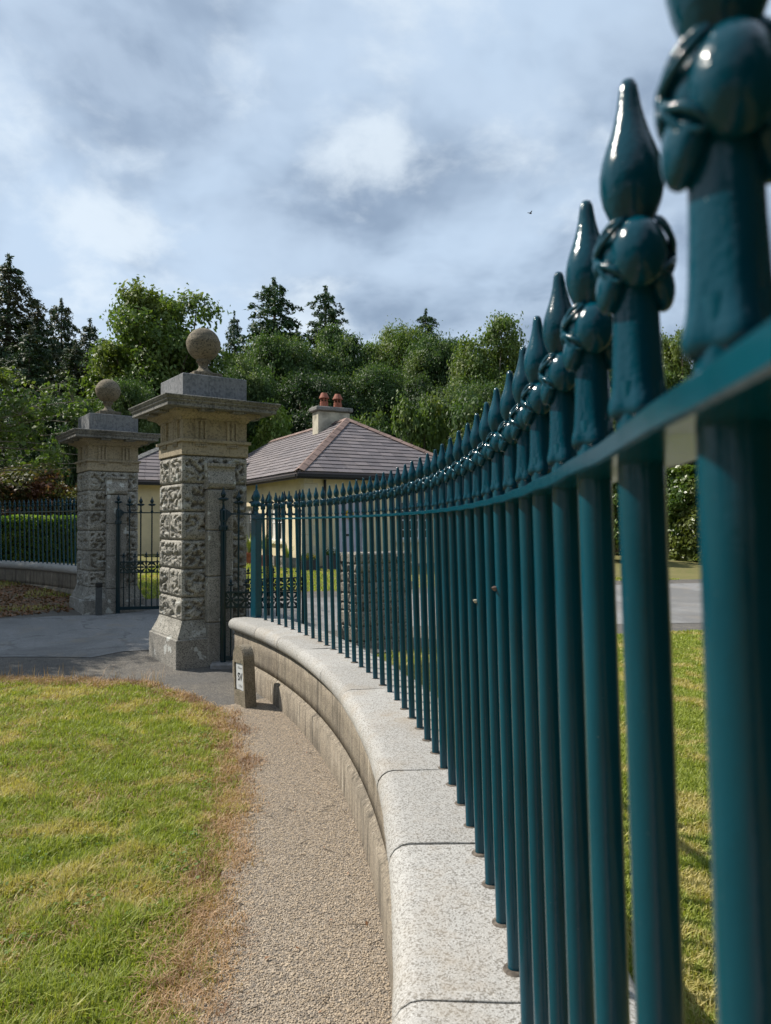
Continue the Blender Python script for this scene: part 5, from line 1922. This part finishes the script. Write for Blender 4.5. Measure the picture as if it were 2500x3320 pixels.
P = np.stack([x, y, gz_arr(x, y)], 1)
v, q, t = blades(P, rs.uniform(0.03, 0.07, len(x)), np.full(len(x), 0.022), rs, 0.7)
kind(link('cottage_lawn_grass', np_mesh('cottage_lawn_grass', v, q, t), GRASS), 'stuff', 'strip of lawn in front of the cottage')

# loose pebbles on the path (geometry for the larger grains)
n = 26000
y = 2.2 + (7.2 - 2.2) * rs.uniform(0, 1, n) ** 1.5
wv = np.interp(y, [-3, 2.6, 4.0, 5.0, 6.5, 7.2], [0.80, 0.71, 0.645, 0.585, 0.46, 0.42])
rr = RB - 0.278 - rs.uniform(0, 1, n) * (wv + 0.05)
x = C1.x + np.sqrt(np.maximum(rr ** 2 - (y - C1.y) ** 2, 0))
sz = rs.uniform(0.0025, 0.0055, n)
oct_v = np.array([(1, 0, 0), (0, 1, 0), (-1, 0, 0), (0, -1, 0), (0, 0, 0.8), (0, 0, -0.8)])
ang = rs.uniform(0, 6.28, n)
ca, sa = np.cos(ang), np.sin(ang)
V = oct_v[None] * (sz[:, None, None] * rs.uniform(0.7, 1.4, (n, 6, 1)))
Vx = V[:, :, 0] * ca[:, None] - V[:, :, 1] * sa[:, None] + x[:, None]
Vy = V[:, :, 0] * sa[:, None] + V[:, :, 1] * ca[:, None] + y[:, None]
Vz = V[:, :, 2] + (gz_arr(x, y) + 0.019 + sz * 0.3)[:, None]
T = np.array([(0, 1, 4), (1, 2, 4), (2, 3, 4), (3, 0, 4)], np.int32)
tri = (np.arange(n, dtype=np.int32)[:, None, None] * 6 + T[None]).reshape(-1, 3)
PEB = leaf_mat('loose_pebbles', (0.25, 0.20, 0.145), (0.47, 0.38, 0.28), (0.20, 0.17, 0.14), trans=0.0, rough=0.85, spec=0.25, patch=40)
kind(link('loose_pebbles', np_mesh('loose_pebbles', np.stack([Vx, Vy, Vz], 2).reshape(-1, 3), None, tri), PEB), 'stuff', 'loose pebbles on the gravel path')
# twigs and dead leaves on the path
tw = MB()
r9 = random.Random(9)
for i in range(26):
    yy = r9.uniform(2.4, 6.2)
    xx = wall_foot_x(yy, r9.uniform(0.03, 0.8))
    a = r9.uniform(0, 6.28)
    L = r9.uniform(0.015, 0.05)
    z0 = gz(xx, yy) + 0.024
    tw.tube([(xx - L * math.cos(a), yy - L * math.sin(a), z0), (xx + 0.006, yy, z0 + 0.004), (xx + L * math.cos(a), yy + L * math.sin(a), z0)], [0.0012, 0.0018, 0.001], 5)
kind(tw.build('twigs', BARK), 'stuff', 'small dark twigs scattered on the gravel path')
n = 60
y = rs.uniform(2.4, 7, n); x = np.array([wall_foot_x(a, b) for a, b in zip(y, rs.uniform(0.05, 1.4, n))])
P = np.stack([x, y, gz_arr(x, y) + 0.03], 1)
nn = np.array([0, 0, 1.0]) + rs.normal(size=P.shape) * 0.4
v, q = leaf_quads(P, nn / np.linalg.norm(nn, axis=1, keepdims=True), 0.011, rs, 0.6)
kind(link('fallen_leaves', np_mesh('fallen_leaves', v, q), DEADLEAF), 'stuff', 'a few dead leaves on path and lawn edge')

# two tiny snails clinging to the bars
for lab, d_, zz in (('tiny pale snail on a railing bar, lower of two', 2.246, 1.565), ('tiny brown snail on a railing bar, upper of two', 1.82, 1.640)):
    ph = math.asin((d_ - 2.1) / RB)
    rr_ = RB - 0.0172 + LEAN * (zz - COP) - 0.002
    sh = MB().lathe([(0.0005, 0.012), (0.003, 0.009), (0.0055, 0.004), (0.006, 0.0), (0.004, -0.003), (0.0008, -0.004)], 10)
    sh.tube([(0, 0, -0.003), (0.004, 0.003, -0.006), (0.004, 0.005, -0.010)], [0.003, 0.003, 0.0015], 6)
    tag(sh.build('snail', CREAM_TRIM if d_ > 2 else RIDGE, None, (C1.x + rr_ * math.cos(ph), C1.y + rr_ * math.sin(ph), zz), (R(30), R(-70), 0)), lab, 'snail')

# a bird high over the trees
bx_, bz_ = (1148 - 833) / 1600 * 60, EYE + (1131 - 456) / 1600 * 60
bd = MB()
bd.ball((0, 0, 0), (0.16, 0.05, 0.05), 8, 6)
bd.add([(0.06, 0.03, 0.02), (-0.08, 0.03, 0.02), (-0.10, 0.32, 0.10), (0.02, 0.20, 0.08), (0.06, -0.03, 0.02), (-0.08, -0.03, 0.02), (-0.10, -0.32, 0.10), (0.02, -0.20, 0.08)],
       [(0, 3, 2, 1), (4, 5, 6, 7)])
bd.add([(-0.14, 0.02, 0), (-0.14, -0.02, 0), (-0.28, -0.05, 0.01), (-0.28, 0.05, 0.01)], [(0, 1, 2, 3)])
tag(bd.build('bird', BLACK, None, (bx_, 60, bz_), (0, 0, R(30))), 'small dark bird flying high over the trees', 'bird')
